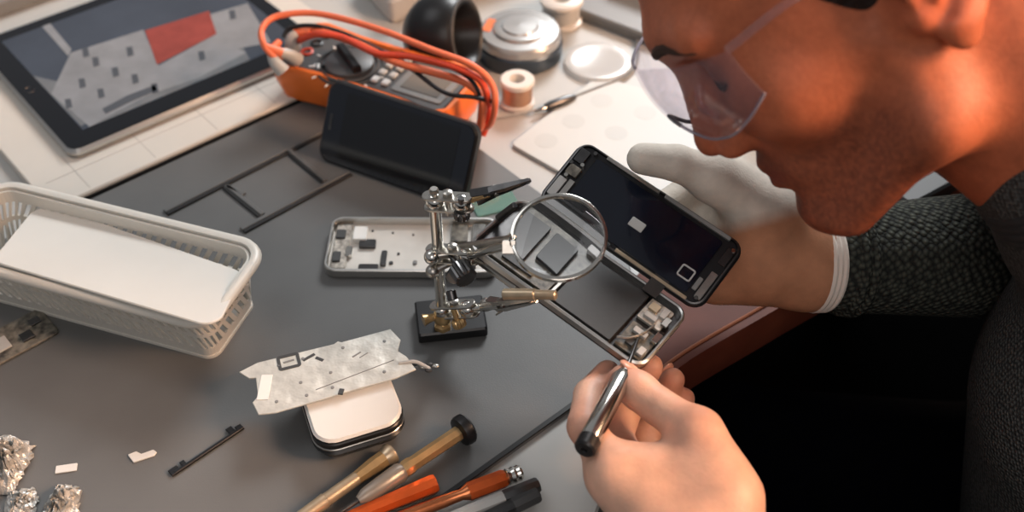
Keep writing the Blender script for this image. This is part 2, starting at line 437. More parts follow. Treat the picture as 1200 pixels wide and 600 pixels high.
# ---- repair mat with compartment ribs
fe = W(550, 565); mo = Vector((fe.x, fe.y, ZT))
TM = frame(mo, E1, z=ZV)
def mat_xy(px, py): return (TM.inverted() @ W(px, py)).to_2d()
y_top = mat_xy(225, 178).y
x_right = mat_xy(574, 182).x
rm = thing('repair_mat', 'large dark grey silicone work mat with ribbed compartments along its far side', 'mat', mo)
bm = NB(); xf = mat_xy(752, 418).x; prism(bm, TM, [(-.62, 0), (xf, 0), (x_right, (x_right - xf)*1.2), (x_right, y_top), (-.62, y_top)], TT + .0001, 0, .006, .0008)
obj('mat_sheet', bm, M['mat'], rm)
bm = NB(); prism(bm, TM, rect(-.62, .0, xf - .004, .0035), 0, .0012, 0, .0004); obj('raised_border', bm, M['rib'], rm)
def rib_and_shade(a, b, w=.0022):
    p, q = W(*a), W(*b); bm = NB(); T = frame(p, q - p, z=ZV); L = (q - p).length
    box(bm, T, 0, -w/2, -.0002, L, w/2, .0016, .0004); obj('divider_rib', bm, M['rib'], rm)  # dark bar: its colour stands in for shadow in the mat groove
    bm = NB(); box(bm, T, 0, w/2 + .0003, -.0002, L, w/2 + .004, .0020, .0005); obj('divider_wall', bm, M['ribtop'], rm)
rib_and_shade((196, 252), (384, 156), .0032); rib_and_shade((286, 273), (412, 205), .0030); rib_and_shade((262, 221), (304, 255)); rib_and_shade((334, 178), (378, 215)); rib_and_shade((262, 221), (284, 231), .0005)

# ---- white board under the tablet
bo = W(62, 250); bcorner = W(110, 228)
TB = frame(Vector((bcorner.x, bcorner.y, ZT)), E1, z=ZV)
xl = (TB.inverted() @ W(20, 202)).x
wb = thing('white_board', 'thin off-white board with faint square seams lying under the tablet', 'board', Vector((bcorner.x, bcorner.y, ZT)))
bm = NB(); prism(bm, TB, rect(xl, 0, .27, .250), TT + .0001, .0045, .003, .0012); obj('panel', bm, M['white2'], wb)
bm = NB(); prism(bm, TB, rect(xl, -.0012, .27, .0004), TT + .0002, .0015, 0); obj('rubber_strip', bm, M['rib'], wb)  # dark strip painting the shadow line under the board's edge
bm = NB()
for k in range(7):
    x = xl + .055*(k + .6); box(bm, TB, x, .004, .0044, x + .0007, .055, .0047)
box(bm, TB, xl + .01, .03,   .0044, .26, .0307, .0047)
obj('seam_lines', bm, M['seam'], wb, smooth=False)

# ---- tablet
hT = .0045
tb = W(83, 185, hT + .004); TA = frame(Vector((tb.x, tb.y, ZT)), Vector((math.cos(math.radians(40.3)), math.sin(math.radians(40.3)), 0)), z=ZV)
tw, th_ = .238, .205
tab = thing('tablet', 'black-bezel tablet with silver rim showing a white building with red roof', 'tablet', Vector((tb.x, tb.y, ZT + hT)))
bm = NB(); prism(bm, TA, rect(0, 0, tw, th_), hT, hT + .0075, .010, .0025); obj('rim', bm, M['alu'], tab)
bm = NB(); prism(bm, TA, rect(.0022, .0022, tw-.0022, th_-.0022), hT + .0070, hT + .0080, .009, .0003); obj('bezel', bm, M['blackg'], tab)
zs = hT + .0081
bm = NB(); sx0, sy0, sx1, sy1 = .021, .022, tw-.016, th_-.016
flatpoly(bm, [TA @ Vector((x, y, zs)) for x, y in rect(sx0, sy0, sx1, sy1)], 0)
def art(pts, mi, dz):
    q = [(TA.inverted() @ W(x, y, zs)) for x, y in pts]
    flatpoly(bm, [TA @ Vector((min(max(v.x, sx0), sx1), min(max(v.y, sy0), sy1), zs + dz)) for v in q], mi)
art([(30, 92), (78, 98), (105, 150), (300, 76), (276, 40), (188, 95), (120, 130), (95, 148)], 2, .0001)
art([(60, 110), (83, 62), (168, 35), (186, 77), (250, 42), (288, 62), (232, 92), (172, 112), (108, 152)], 1, .0002)
art([(236, 20), (290, 4), (318, 50), (262, 60)], 1, .00025)
art([(48, 30), (58, 27), (84, 58), (80, 66)], 1, .0003)
art([(170, 36), (245, 13), (254, 40), (184, 76)], 3, .0004)
for x, y in ((112, 73), (135, 85), (96, 98), (118, 110), (158, 93), (80, 122), (152, 61), (181, 104), (236, 66), (100, 62), (272, 18)):
    art([(x-4, y-5), (x+3, y-6), (x+5, y+4), (x-2, y+6)], 4, .0005)
art([(120, 128), (150, 112), (182, 100), (184, 106), (152, 120), (124, 134)], 4, .0005)
obj('screen', bm, [M['screen_bg'], M['screen_house'], M['screen_gnd'], M['screen_red'], M['screen_dk']], tab, smooth=False)
bm = NB(); p = TA @ Vector((.0105, th_*.5, hT + .00805)); torus(bm, p, ZV, .0045, .0004, 24, 6); obj('home_button', bm, M['dsteel'], tab)

# grey slab beyond the tablet
sl = W(0, 8); Ts = frame(W(0, 26, 0), E1, z=ZV)
bm = NB(); prism(bm, Ts, rect(-.30, .012, .085, .2), TT + .0001, .012, .008, .002)
single('grey_case', bm, M['midgrey'], 'plain grey flat case lying beyond the far edge of the tablet', 'case', W(20, 5, 0))

# ---- basket with lid panel
HB = .048
fr_ = W(316, 285, HB); a_ax = (W(45, 219, HB) - fr_).normalized(); b_ax = Vector((-a_ax.y, a_ax.x, 0))
fl_ = W(-4, 209, HB); nq = W(120, 352, HB); bw = abs((nq - fr_).dot(b_ax)); b_ax = b_ax * (1 if (fr_ - nq).dot(b_ax) > 0 else -1); nr = fr_ - b_ax * bw; bl = (fl_ - nr).dot(a_ax)
TK = frame(Vector((nr.x, nr.y, ZT)), a_ax, z=ZV)      # x leftwards along the basket; y = z x x
ys = (TK.inverted() @ fr_).y; sgn = 1 if ys > 0 else -1
bas = thing('basket', 'white plastic basket with slanted slots in its sides and rounded rim', 'basket', Vector((nr.x, nr.y, ZT)))
def bp(x, y): return (x, sgn * y)
outl = [bp(0, 0), bp(bl, 0), bp(bl, bw), bp(0, bw)]
O = rpoly([Vector(p) for p in outl], .02, 8)
def RG(d, h): return [TK @ Vector((p.x, p.y, h)) for p in inset(O, d)]
bm = NB(); rings(bm, [RG(.006, HB-.004), RG(0, HB-.006), RG(-.0015, HB-.003), RG(0, HB), RG(.0030, HB + .0008), RG(.0052, HB-.0002), RG(.0056, HB-.006)], caps=False)
obj('rim', bm, M['basket'], bas, angle=60)
bm = NB(); rings(bm, [RG(.0115, 0.0), RG(.0115, .0022), RG(.0135, .0022)]); obj('bottom', bm, M['basket'], bas)
# lattice walls: upper and lower solid bands and slanted bars following the outline
bm = NB()
def band(h0, h1):
    d0 = .0125 - (.0065)*(h0/HB); d1 = .0125 - .0065*(h1/HB)
    rings(bm, [RG(d0, h0), RG(d1, h1), RG(d1 + .0016, h1), RG(d0 + .0016, h0)], closed=True)
band(.0005, .010); band(.0225, .026); band(.0375, HB - .002)
per = inset(O, 0); 
def along(poly):
    L = [0]
    for i in range(len(poly)): L.append(L[-1] + (poly[(i+1) % len(poly)] - poly[i]).length)
    return L
Ls = along(O); tot = Ls[-1]
def at_s(s, d, h):
    s %= tot
    q = inset(O, d)
    for i in range(len(O)):
        if Ls[i+1] >= s:
            t = (s - Ls[i]) / max(Ls[i+1] - Ls[i], 1e-9); p = q[i].lerp(q[(i+1) % len(q)], t); return TK @ Vector((p.x, p.y, h))
nbar = int(tot / .0078)
for k in range(nbar):
    s = k * tot / nbar
    for h0, h1, sl_ in ((.0095, .0230, .007), (.0255, .038, .007)):
        d0 = .0125 - .0065*(h0/HB); d1 = .0125 - .0065*(h1/HB); w = .0038
        q = [(s, d0, h0), (s + w, d0, h0), (s + w + sl_, d1, h1), (s + sl_, d1, h1)]
        rings(bm, [[at_s(*x) for x in q], [at_s(x[0], x[1] + .0016, x[2]) for x in q]])
obj('lattice_wall', bm, M['basket'], bas, smooth=False)
# panel lying in the basket
c4 = [W(254, 386, .0530), W(286, 320, .040), W(45, 228, .040), W(-10, 307, .0500)]
pc = sum(c4, Vector()) / 4; px_ = (c4[3] - c4[0]); TP = frame(c4[0], px_, y=c4[1] - c4[0]); TPx = XY(c4, TP)
bm = NB(); prism(bm, TP, [tuple(p) for p in TPx], -.001, .001, [.010, .012, .012, .012], .0006)
single('white_card', bm, M['plate'], 'flat blank white card lying tilted inside the plastic basket', 'card', pc)

# ---- small circuit board at the edge behind the basket corner
p0 = W(18, 402); T = frame(p0, W(50, 385) - p0, z=ZV)
cb = thing('circuit_board', 'silvery-black circuit board peeking out below the basket', 'circuit board', p0)
bm = NB(); box(bm, T, -.06, -.012, .0002, .026, .018, .002, .0004, .003); obj('board', bm, M['pcb'], cb)
for x, y, w, h in ((-.03, -.006, .012, .008), (-.012, -.004, .009, .012), (.004, -.006, .008, .008), (.014, .004, .007, .006), (-.02, .006, .012, .006)):
    bm = NB(); box(bm, T, x, y, .002, x + w, y + h, .0036, .0003); obj('chip', bm, M['lgrey'] if x < 0 else M['dsteel'], cb)

# ---- crumpled foil
def crumple(name, px, h, label, sc=1.0, seed=0):
    rnd = random.Random(seed); pts = [W(x, y, 0) for x, y in px]; c = sum(pts, Vector()) / len(pts)
    bm = NB(); n = 14; G = {}
    # radial sheet with folds
    N = len(pts)
    cv = [bm.verts.new(c + Vector((0, 0, h)))]
    prev = None; first = None; R = []
    for r in range(1, 9):
        ring = []
        for i in range(N * 6):
            f = i / 6; a = pts[int(f) % N].lerp(pts[(int(f) + 1) % N], f % 1); q = c.lerp(a, r / 8)
            z = h * (1 - (r/8)**2) * rnd.uniform(.45, 1.25) + rnd.uniform(.0004, .0030) * sc
            ring.append(bm.verts.new((q.x + rnd.uniform(-.0012, .0012), q.y + rnd.uniform(-.0012, .0012), ZT + max(z, .0006))))
        R.append(ring)
    m = N * 6
    for i in range(m): bm.faces.new((cv[0], R[0][i], R[0][(i+1) % m]))
    for a, b in zip(R, R[1:]):
        for i in range(m): bm.faces.new((a[i], b[i], b[(i+1) % m], a[(i+1) % m]))
    r2 = bmesh.ops.extrude_face_region(bm, geom=list(bm.faces))
    bmesh.ops.translate(bm, verts=[v for v in r2['geom'] if isinstance(v, bmesh.types.BMVert)], vec=(0, 0, -.0004))
    return single(name, bm, M['foil'], label, 'foil', Vector((c.x, c.y, ZT)), smooth=False)
crumple('foil_scrap', [(-30, 522), (15, 514), (42, 524), (36, 545), (26, 560), (18, 578), (-30, 590)], .016, 'crumpled silver foil scrap, the largest of the scraps at the mat corner', 1.2, 1)
crumple('foil_scrap', [(10, 578), (40, 572), (46, 585), (40, 604), (5, 620)], .006, 'flattish pale foil scrap between the two crinkled ones', .5, 2)
crumple('foil_scrap', [(52, 596), (70, 571), (88, 572), (98, 578), (92, 600), (70, 625), (50, 625)], .010, 'small crinkled silver foil tuft apart from the big scrap', 1.0, 3)

# ---- stickers, bracket strip
p = W(78, 549.5); T = frame(p, W(92, 547) - W(64, 551), z=ZV)
bm = NB(); box(bm, T, -.0062, -.0028, .0001, .0062, .0028, .0009, .0002, .0006)
single('white_sticker', bm, M['tin_white'], 'tiny plain rectangular white sticker on the mat near foil scraps', 'sticker', p)
p = W(167, 536)
bm = NB(); T = IDT; prism(bm, T, [W(*q).to_2d() for q in ((150, 534), (160, 530), (166, 533), (180, 528), (184, 531), (181, 535), (157, 543))], .0001, .0012, .0006, .0002)
single('white_clip', bm, M['tin_white'], 'tiny bent white plastic clip on the mat beside the black bracket', 'clip', p)
p, q = W(205, 556), W(284, 503); T = frame(p, q - p, z=ZV); L = (q - p).length
bk = thing('black_bracket', 'thin black plastic bracket strip with end tabs lying on the mat', 'bracket', p)
bm = NB(); box(bm, T, 0, -.0011, .0001, L, .0011, .0022, .0004); obj('strip', bm, M['black'], bk)
for x, w, y in ((-.002, .006, .004), (.006, .003, .0045), (L-.008, .004, .006), (L-.003, .004, .0035)):
    bm = NB(); box(bm, T, x, -.001, .0003, x + w, y, .0019, .0003); obj('tab', bm, M['black'], bk)
for i, (x, y) in enumerate(((437, 483), (444, 488))): pass

# ---- standing black phone (leaning on the multimeter)
tl, tr_, bl_, = D(393, 91, .94), D(568, 166, .93), W(371, 186, .001)
br_ = W(541, 246, .001)
bo2 = bl_; xa = (br_ - bl_); xa.z = 0; Lp = xa.length; xa.normalize(); up = Vector((-xa.y, xa.x, 0)) * .47 + ZV * .88
TPh = frame(bo2, xa, y=up)
Hp = None
for k in range(40, 140):                         # height that meets the photo's upper corner
    v = TPh @ Vector((0, k/1000, 0)) - CAM; d = v.dot(-ATC); y = 300 - FPX * v.dot(AUP) / d
    if y < 92: Hp = k/1000; break
Hp = Hp or .075
sp = thing('standing_phone', 'black glossy phone stood on its long side leaning against the orange multimeter', 'phone', bo2)
bm = NB(); box(bm, TPh, 0, 0, -.009, Lp, Hp, 0, .0015, .010); obj('phone_body', bm, M['black'], sp)
bm = NB(); prism(bm, TPh, rect(.002, .002, Lp-.002, Hp-.002), -.0004, .0006, .009, .0002); obj('front_glass', bm, M['navyglass'], sp)
bm = NB(); prism(bm, TPh, rect(.018, .006, Lp-.014, Hp-.006), .00055, .00085, .002, .0001); obj('screen', bm, M['blackg'], sp)
bm = NB(); prism(bm, TPh, rect(.006, Hp*.40, .0085, Hp*.60), .0005, .0009, .001, .0001); obj('earpiece', bm, M['dsteel'], sp)

# ---- silver back frame
fo = W(379, 326, .0); T = frame(Vector((fo.x, fo.y, ZT)), Vector((1, -.01, 0)), z=ZV); fw, fh = .122, .0565
bf = thing('phone_frame', 'open silver phone back shell lying empty on the mat behind the stand', 'phone frame', Vector((fo.x, fo.y, ZT)))
Of = rpoly([Vector(p) for p in rect(0, 0, fw, fh)], .009, 8)
def RF(d, h): return [T @ Vector((p.x, p.y, h)) for p in inset(Of, d)]
bm = NB(); rings(bm, [RF(.001, .0003), RF(0, .0012), RF(0, .0070), RF(.0007, .0078), RF(.0018, .0078), RF(.0022, .0070), RF(.0022, .0018), RF(.004, .0014)], caps=False)
obj('rim', bm, M['alu'], bf)
bm = NB(); prism(bm, T, rect(.002, .002, fw-.002, fh-.002), .0003, .0018, .007, 0); obj('back_plate', bm, M['silverinside'], bf)
for x, y, w, h, z, m in ((.004, .006, .011, .046, .0042, 'pcbl'), (.017, .034, .010, .014, .006, 'white'), (.022, .028, .012, .008, .0045, 'dsteel'), (.0045, .012, .006, .010, .0056, 'dark'), (.0045, .036, .007, .009, .0056, 'dark'),
                         (.039, .010, .004, .015, .004, 'dsteel'), (.024, .005, .014, .006, .004, 'dsteel'), (.045, .012, .003, .003, .003, 'dark'), (.050, .022, .002, .002, .003, 'dark'), (.062, .012, .003, .004, .003, 'midgrey'),
                         (.088, .034, .012, .020, .0045, 'pcb'), (.103, .028, .010, .024, .0055, 'chrome'), (.112, .010, .008, .030, .004, 'pcb'), (.095, .008, .012, .010, .0045, 'dsteel'), (.013, .018, .005, .010, .005, 'chrome')):
    bm = NB(); box(bm, T, x, y, .0016, x + w, y + h, z, .0004, .0012); obj('bracket', bm, M[m], bf)
for k in range(6):
    bm = NB(); cyl(bm, T @ Vector((.03 + .015*k, .047 - .002*(k % 3), .0016)), T @ Vector((.03 + .015*k, .047 - .002*(k % 3), .0026)), .0008, n=10); obj('screw', bm, M['dsteel'], bf)

# ---- white box and shield plate
q = [W(366, 480, .022), W(478, 462, .022), W(468, 495, .022)]
o_ = W(377, 520, .022); xa = W(468, 490, .022) - W(383, 516, .022); xa.z = 0; xa.normalize()
T = frame(Vector((o_.x, o_.y, ZT)), xa, z=ZV)
wx = (W(478, 488, .022) - o_).dot(xa); yb = .060
cs = thing('earbud_case', 'small rounded white-topped case with dark sides propping up the metal plate', 'case', Vector((o_.x, o_.y, ZT)))
PB = rect(-.004, -.002, wx, yb)
bm = NB(); prism(bm, T, PB, .0002, .0125, .014, .003, taper=.003); obj('base_shell', bm, M['casedark'], cs)
bm = NB(); prism(bm, T, PB, .0126, .0142, .014, .0004); obj('seam_ring', bm, M['steel'], cs)
bm = NB(); prism(bm, T, rect(-.0036, -.0016, wx-.0004, yb-.0004), .0143, .0185, .0137, .0008); obj('lid_side', bm, M['casedark'], cs)
bm = NB(); prism(bm, T, rect(-.0030, -.001, wx-.001, yb-.001), .0186, .0215, .0133, .0016); obj('lid_top', bm, M['tin_white'], cs)
HP_ = .024
c4 = [W(303, 487, HP_), W(484, 441, HP_), W(453, 383, HP_), W(274, 433, HP_)]
T = frame(c4[0], c4[1] - c4[0], y=c4[3] - c4[0]); X = XY(c4, T); LX, LY = X[1].x, X[3].y
sh = thing('shield_plate', 'rectangular silver metal shield plate with fold marks resting on the white case', 'metal plate', c4[0])
bm = NB()
outl = [(0.0, 0), (.010, -.002), (.036, -.001), (LX*.55, 0), (LX-.010, .001), (LX + .003, .004), (LX, .016), (LX-.004, .022), (LX, LY-.010), (LX-.004, LY + .001), (LX*.62, LY), (LX*.6, LY + .0015), (LX*.57, LY), (.006, LY), (-.006, LY-.004), (-.001, LY-.011), (.003, LY-.012), (.002, .014), (-.002, .010)]
prism(bm, T, outl, 0, .0012, 0, .0003); obj('plate', bm, M['shield'], sh)
def bar(x0, y0, x1, y1, w, z, m, name):
    bm = NB(); a = T @ Vector((x0, y0, 0)); b = T @ Vector((x1, y1, 0)); Tb = frame(a, b - a, z=T.col[2].to_3d()); box(bm, Tb, 0, -w/2, .0011, (b - a).length, w/2, z, .0002); obj(name, bm, M[m], sh)
for x, y in ((.012, .006), (.030, .005), (.046, .006), (LX-.016, .008), (LX-.010, LY-.008), (LX*.62, LY-.005), (LX*.35, LY-.006), (.018, LY-.007), (LX*.5, .018), (LX*.3, .016)):
    bm = NB(); a = T @ Vector((x, y, .0011)); lathe(bm, a, T.col[2].to_3d(), [(.0011, 0), (.0011, .0004), (.0006, .0005)], 12); obj('screw_hole', bm, M['midgrey'], sh)
# outlined square and squiggle
bm = NB(); s = [(.0175, .029), (.0315, .029), (.0315, .041), (.0175, .041)]
Or = rpoly([Vector(p) for p in s], .002, 4); 
rings(bm, [[T @ Vector((p.x, p.y, .0012)) for p in Or], [T @ Vector((p.x, p.y, .0016)) for p in Or], [T @ Vector((p.x, p.y, .0016)) for p in inset(Or, .002)], [T @ Vector((p.x, p.y, .0012)) for p in inset(Or, .002)]], closed=True)
obj('square_mark', bm, M['dark'], sh)
bar(.021, .035, .028, .0355, .0015, .0015, 'midgrey', 'crease'); bar(.033, .033, .041, .036, .0022, .0015, 'dark', 'scribble'); bar(.041, .033, .045, .029, .0022, .0015, 'dark', 'scribble')
bar(.004, .010, .010, LY-.012, .007, .0016, 'white', 'side_tape')
bar(.036, .0075, LX-.008, .0155, .0006, .0014, 'midgrey', 'crease'); bar(LX-.032, .026, LX-.026, LY-.012, .0012, .0015, 'midgrey', 'crease'); bar(LX-.028, .024, LX-.022, LY-.014, .0008, .0015, 'midgrey', 'crease')
bar(LX*.52, -.0012, LX*.54, .0026, .003, .0024, 'dark', 'latch')
bm = NB(); tube(bm, [T @ Vector((LX-.006, .012, .001)), T @ Vector((LX + .004, .010, .001)), T @ Vector((LX + .012, .006, -.004))], .0012, 8); obj('flex_tail', bm, M['lgrey'], sh)
for k, (x, y) in enumerate(((.004, .012), (.008, .009), (.013, .010), (.016, .006), (.011, .005))):
    bm = NB(); a = T @ Vector((LX + x, y, -.003 - .001*(k % 3))); ball(bm, a, (.0024, .0017, .0012), 12); obj('connector', bm, M['steel'] if k % 2 else M['dark'], sh)

# ================================================================== hand tools at the front
def tool(name, label, p, q, prof, parts, h=.006, group=None):
    a, b = W(*p, h), W(*q, h); ax = b - a; Lr = ax.length
    r = thing(name, label, 'screwdriver', a, group)
    for pn, m, pr, n in parts:
        bm = NB(); lathe(bm, a, ax, [(rr, t * Lr) for rr, t in pr], n); obj(pn, bm, M[m], r, angle=35)
    return r
tool('precision_screwdriver', 'champagne metal precision screwdriver ending in a flared ribbed cap', (345, 612), (461, 530), None, [
    ('handle', 'champ', [(.0040, 0), (.0044, .25), (.0046, .30), (.0040, .31), (.0042, .62)], 20),
    ('grip', 'gold', [(.0042, .62), (.0054, .80), (.0054, .90)] , 8),
    ('swivel_cap', 'champ', [(.0052, .90), (.0068, .955), (.0068, .985), (.0052, 1.0)], 24)], .0065)
tool('precision_screwdriver', 'gold precision screwdriver with a round black knob on its end', (395, 603), (549, 500), None, [
    ('blade', 'dsteel', [(.0012, -.05), (.0014, .15)], 12),
    ('collar', 'toolgrey', [(.0024, .15), (.0045, .20), (.0052, .30), (.0060, .46), (.0048, .485)], 20),
    ('handle', 'gold', [(.0046, .485), (.0052, .50), (.0052, .54), (.0046, .56), (.0048, .92)], 8),
    ('swivel_cap', 'black', [(.0048, .92), (.0092, .93), (.0098, .95), (.0098, .985), (.0085, 1.0)], 14)], .010)
tool('precision_screwdriver', 'short orange anodised screwdriver handle with blunt end, among the tools', (360, 628), (511, 566), None, [
    ('handle', 'orangem', [(.0036, 0), (.0042, .3), (.0052, .72), (.0058, .97), (.0052, 1.0)], 8)], .006)
tool('precision_screwdriver', 'long copper-coloured screwdriver with a knurled silver tip', (420, 625), (611, 553), None, [
    ('handle', 'copper', [(.0034, 0), (.0038, .5), (.0034, .62), (.0050, .66), (.0048, .90)], 12),
    ('grip_band', 'orangem', [(.0050, .66), (.0056, .67), (.0056, .88), (.0048, .90)], 8),
    ('swivel_cap', 'chrome', [(.0040, .90), (.0052, .91), (.0044, .93), (.0052, .95), (.0044, .965), (.0050, .985), (.0040, 1.0)], 12)], .006)
tool('precision_screwdriver', 'grey steel screwdriver barrel lying over the mat edge, lighter of two', (470, 632), (631, 568), None, [
    ('handle', 'lgrey', [(.0040, 0), (.0046, .6), (.0046, .74)], 8), ('swivel_cap', 'dsteel', [(.0046, .74), (.0049, .75), (.0049, .985), (.0042, 1.0)], 8)], .0055)
tool('precision_screwdriver', 'dark steel screwdriver barrel nearest the bare hand, lowest of the tools', (530, 628), (631, 579), None, [
    ('handle', 'dsteel', [(.0040, 0), (.0046, .6), (.0046, .70)], 8), ('swivel_cap', 'dark', [(.0046, .70), (.0049, .71), (.0049, .985), (.0042, 1.0)], 8)], .0055)

# ================================================================== multimeter
HM = .038
nl, nrr = W(311, 73, HM), W(519, 139, HM); ax = nrr - nl; LM = ax.length; ax.normalize(); ay = Vector((-ax.y, ax.x, 0))
flw = (W(556, 108, HM) - nrr).dot(ay); WM = max(.075, min(.1, flw))
TMM = frame(Vector((nl.x, nl.y, ZT)), ax, z=ZV)
mm = thing('multimeter', 'digital multimeter in an orange rubber holster with cables looped over it', 'multimeter', Vector((nl.x, nl.y, ZT)))
hol = [(0, .006), (.012, 0), (.05, .004), (.12, .004), (LM-.012, 0), (LM, .010), (LM, WM-.010), (LM-.012, WM), (.12, WM-.004), (.05, WM-.004), (.012, WM), (0, WM-.006)]
H = rpoly([Vector(p) for p in hol], .008, 4)
def RH(d, h): return [TMM @ Vector((p.x, p.y, h)) for p in inset(H, d)]
bm = NB(); rings(bm, [RH(.010, .0005), RH(.006, .003), RH(.001, HM*.5), RH(0, HM-.004), RH(.0015, HM), RH(.005, HM), RH(.0065, HM-.003), RH(.0065, HM-.012)]); obj('holster', bm, M['orange'], mm)
bm = NB(); rings(bm, [RH(.0066, HM-.012), RH(.0066, HM-.004), RH(.008, HM-.002)]); obj('face_plate', bm, M['dmm'], mm)
zf = HM - .002
def mxy(px, py): return (TMM.inverted() @ W(px, py, zf)).to_2d()
c = mxy(410, 78); bm = NB(); P0 = TMM @ Vector((c.x, c.y, zf))
lathe(bm, P0, ZV, [(.0245, -.001), (.0245, .0015), (.023, .003), (.0225, .0012), (.0205, .0012), (.020, .005), (.0185, .006)], 40); obj('dial', bm, M['dmm'], mm)
dl = mm.children[-1]
bm = NB(); Td = frame(P0 + ZV*.006, E2 * .8 + E1*.2, z=ZV); box(bm, Td, -.019, -.0035, -.001, .019, .0035, .006, .001); obj('dial_handle', bm, M['black'], dl)
bm = NB(); torus(bm, P0 + ZV*.0005, ZV, .0275, .0012, 40, 6); obj('dial_ring', bm, M['dark'], mm)
for i in range(12):
    a = i * math.pi/6; bm = NB(); q = P0 + Vector((math.cos(a), math.sin(a), 0)) * .0315; box(bm, frame(q, Vector((math.cos(a), math.sin(a), 0)), z=ZV), -.0018, -.0007, 0, .0018, .0007, .0006); obj('dial_mark', bm, M['white'], mm)
# display at the far end, buttons before it
xd = LM - .058; bm = NB(); box(bm, TMM, xd, .016, zf-.0005, LM-.012, WM-.016, zf + .0012, .0006, .003); dfr = obj('display_frame', bm, M['midgrey'], mm)
bm = NB(); box(bm, TMM, xd + .006, .022, zf, LM-.018, WM-.022, zf + .0018, .0003, .001); obj('display', bm, M['lcd'], dfr)
for i in range(2):
    for j in range(4):
        bm = NB(); x = xd - .020 + i*.010; y = .018 + j * (WM-.042)/3; box(bm, TMM, x, y, zf-.0003, x + .0062, y + .0075, zf + .0028, .0009, .0015); obj('button', bm, M['lgrey'] if j != 0 else M['white'], mm)
for x, y, w, h in ((.036, .014, .014, .006), (.056, .012, .009, .006)):
    bm = NB(); box(bm, TMM, x, y, zf-.0003, x + w, y + h, zf + .0012, .0004, .001); obj('label_plate', bm, M['white'], mm)
JK = []
for i in range(4):
    y = .016 + i * (WM-.032)/3; p = TMM @ Vector((.020, y, zf)); JK.append(p)
    bm = NB(); lathe(bm, p, ZV, [(.0052, -.001), (.0055, .001), (.0036, .0016), (.0032, -.003)], 20); obj('jack', bm, M['redw'] if i == 1 else M['black'], mm)
# test leads: plug + cable, each its own thing
def lead(name, label, px, m, r, plug=None, plugm='lgrey'):
    pts = [W(*p) for p in px]
    t = thing(name, label, 'cable', pts[0], 'multimeter test leads')
    bm = NB(); tube(bm, pts, r, 10, 8); obj('cable', bm, M[m], t)
    if plug:
        q = [W(*p) for p in plug]
        bm = NB(); tube(bm, q, lambda u: .0062 - .0025*u, 14, 6); pg = obj('plug', bm, M[plugm], t)
        bm = NB(); q0, q1 = q[-1], pts[1] if len(pts) > 1 else q[-1]; d = (q1 - q0).normalized(); cyl(bm, q0 - d*.002, q0 + d*.012, .0042, .0028, 14); obj('strain_relief', bm, M['orw'], pg)
    return t
lead('test_lead', 'coral red test lead arching widest round the multimeter', [(326, 72, .05), (310, 54, .062), (307, 34, .068), (325, 19, .070), (372, 16, .072), (440, 33, .075), (505, 58, .075), (552, 76, .072), (576, 98, .06), (580, 124, .045), (574, 146, .02), (560, 152, .006)], 'orw', .0026, [(349, 70, .042), (338, 64, .050), (327, 61, .055)])
lead('test_lead', 'thick red test lead lying across the meter face to the display end', [(352, 36, .055), (378, 38, .060), (416, 50, .062), (462, 72, .060), (505, 84, .058), (542, 95, .055), (560, 108, .050), (566, 124, .042), (563, 148, .020), (556, 156, .006)], 'orw', .0032, [(345, 57, .042), (341, 46, .052), (349, 38, .056)])
lead('test_lead', 'red test lead section curving over the middle of the meter', [(350, 47, .050), (372, 40, .066), (402, 44, .066), (440, 62, .064), (480, 66, .066), (530, 78, .068), (560, 92, .062), (571, 112, .052), (572, 140, .02), (566, 158, .006)], 'redw', .0028)
lead('test_lead', 'black test lead curving along the back edge of the meter', [(332, 44, .054), (340, 33, .060), (366, 30, .064), (400, 38, .060), (440, 56, .056), (478, 78, .054), (520, 108, .052), (556, 114, .050), (584, 120, .045)], 'blkw', .0018, [(332, 84, .042), (322, 72, .050), (318, 60, .055)], 'lgrey')
lead('test_lead', 'thin black test lead hanging down over the right holster end', [(470, 62, .060), (520, 76, .062), (550, 92, .060), (562, 112, .050), (562, 135, .03), (558, 160, .006)], 'blkw', .0016)

# ================================================================== background clutter
# black loupe ball with a cut-off opening
bl = W(525, 62, 0); Rb = .036; cb_ = D(522, 44, 0); 
cc = W(521, 41, Rb); open_dir = (Vector((.80, -.28, .22))).normalized()
lp = thing('loupe', 'black ball-shaped loupe with open end facing the round tin', 'loupe', Vector((cc.x, cc.y, ZT)))
bm = NB(); pr = []
for i in range(0, 17):
    a = math.pi - i * (math.pi * .70) / 16; pr.append((Rb * math.sin(a), Rb * math.cos(a)))
pr += [(pr[-1][0] - .0025, pr[-1][1] + .0012), (pr[-1][0] - .005, pr[-1][1] - .001), (.022, -.004), (.014, -.014), (.0, -.015)]
lathe(bm, cc, open_dir, pr, 40, caps=False); obj('shell', bm, M['black'], lp, angle=50)
bm = NB(); torus(bm, cc + open_dir * Rb * .58, open_dir, Rb * .80, .0016, 48, 8); obj('rim', bm, M['dark'], lp)
bm = NB(); lathe(bm, cc - open_dir*.004, open_dir, [(0, 0), (.018, .0), (.016, .002), (0, .004)], 30, caps=False); obj('lens', bm, M['blackg'], lp)
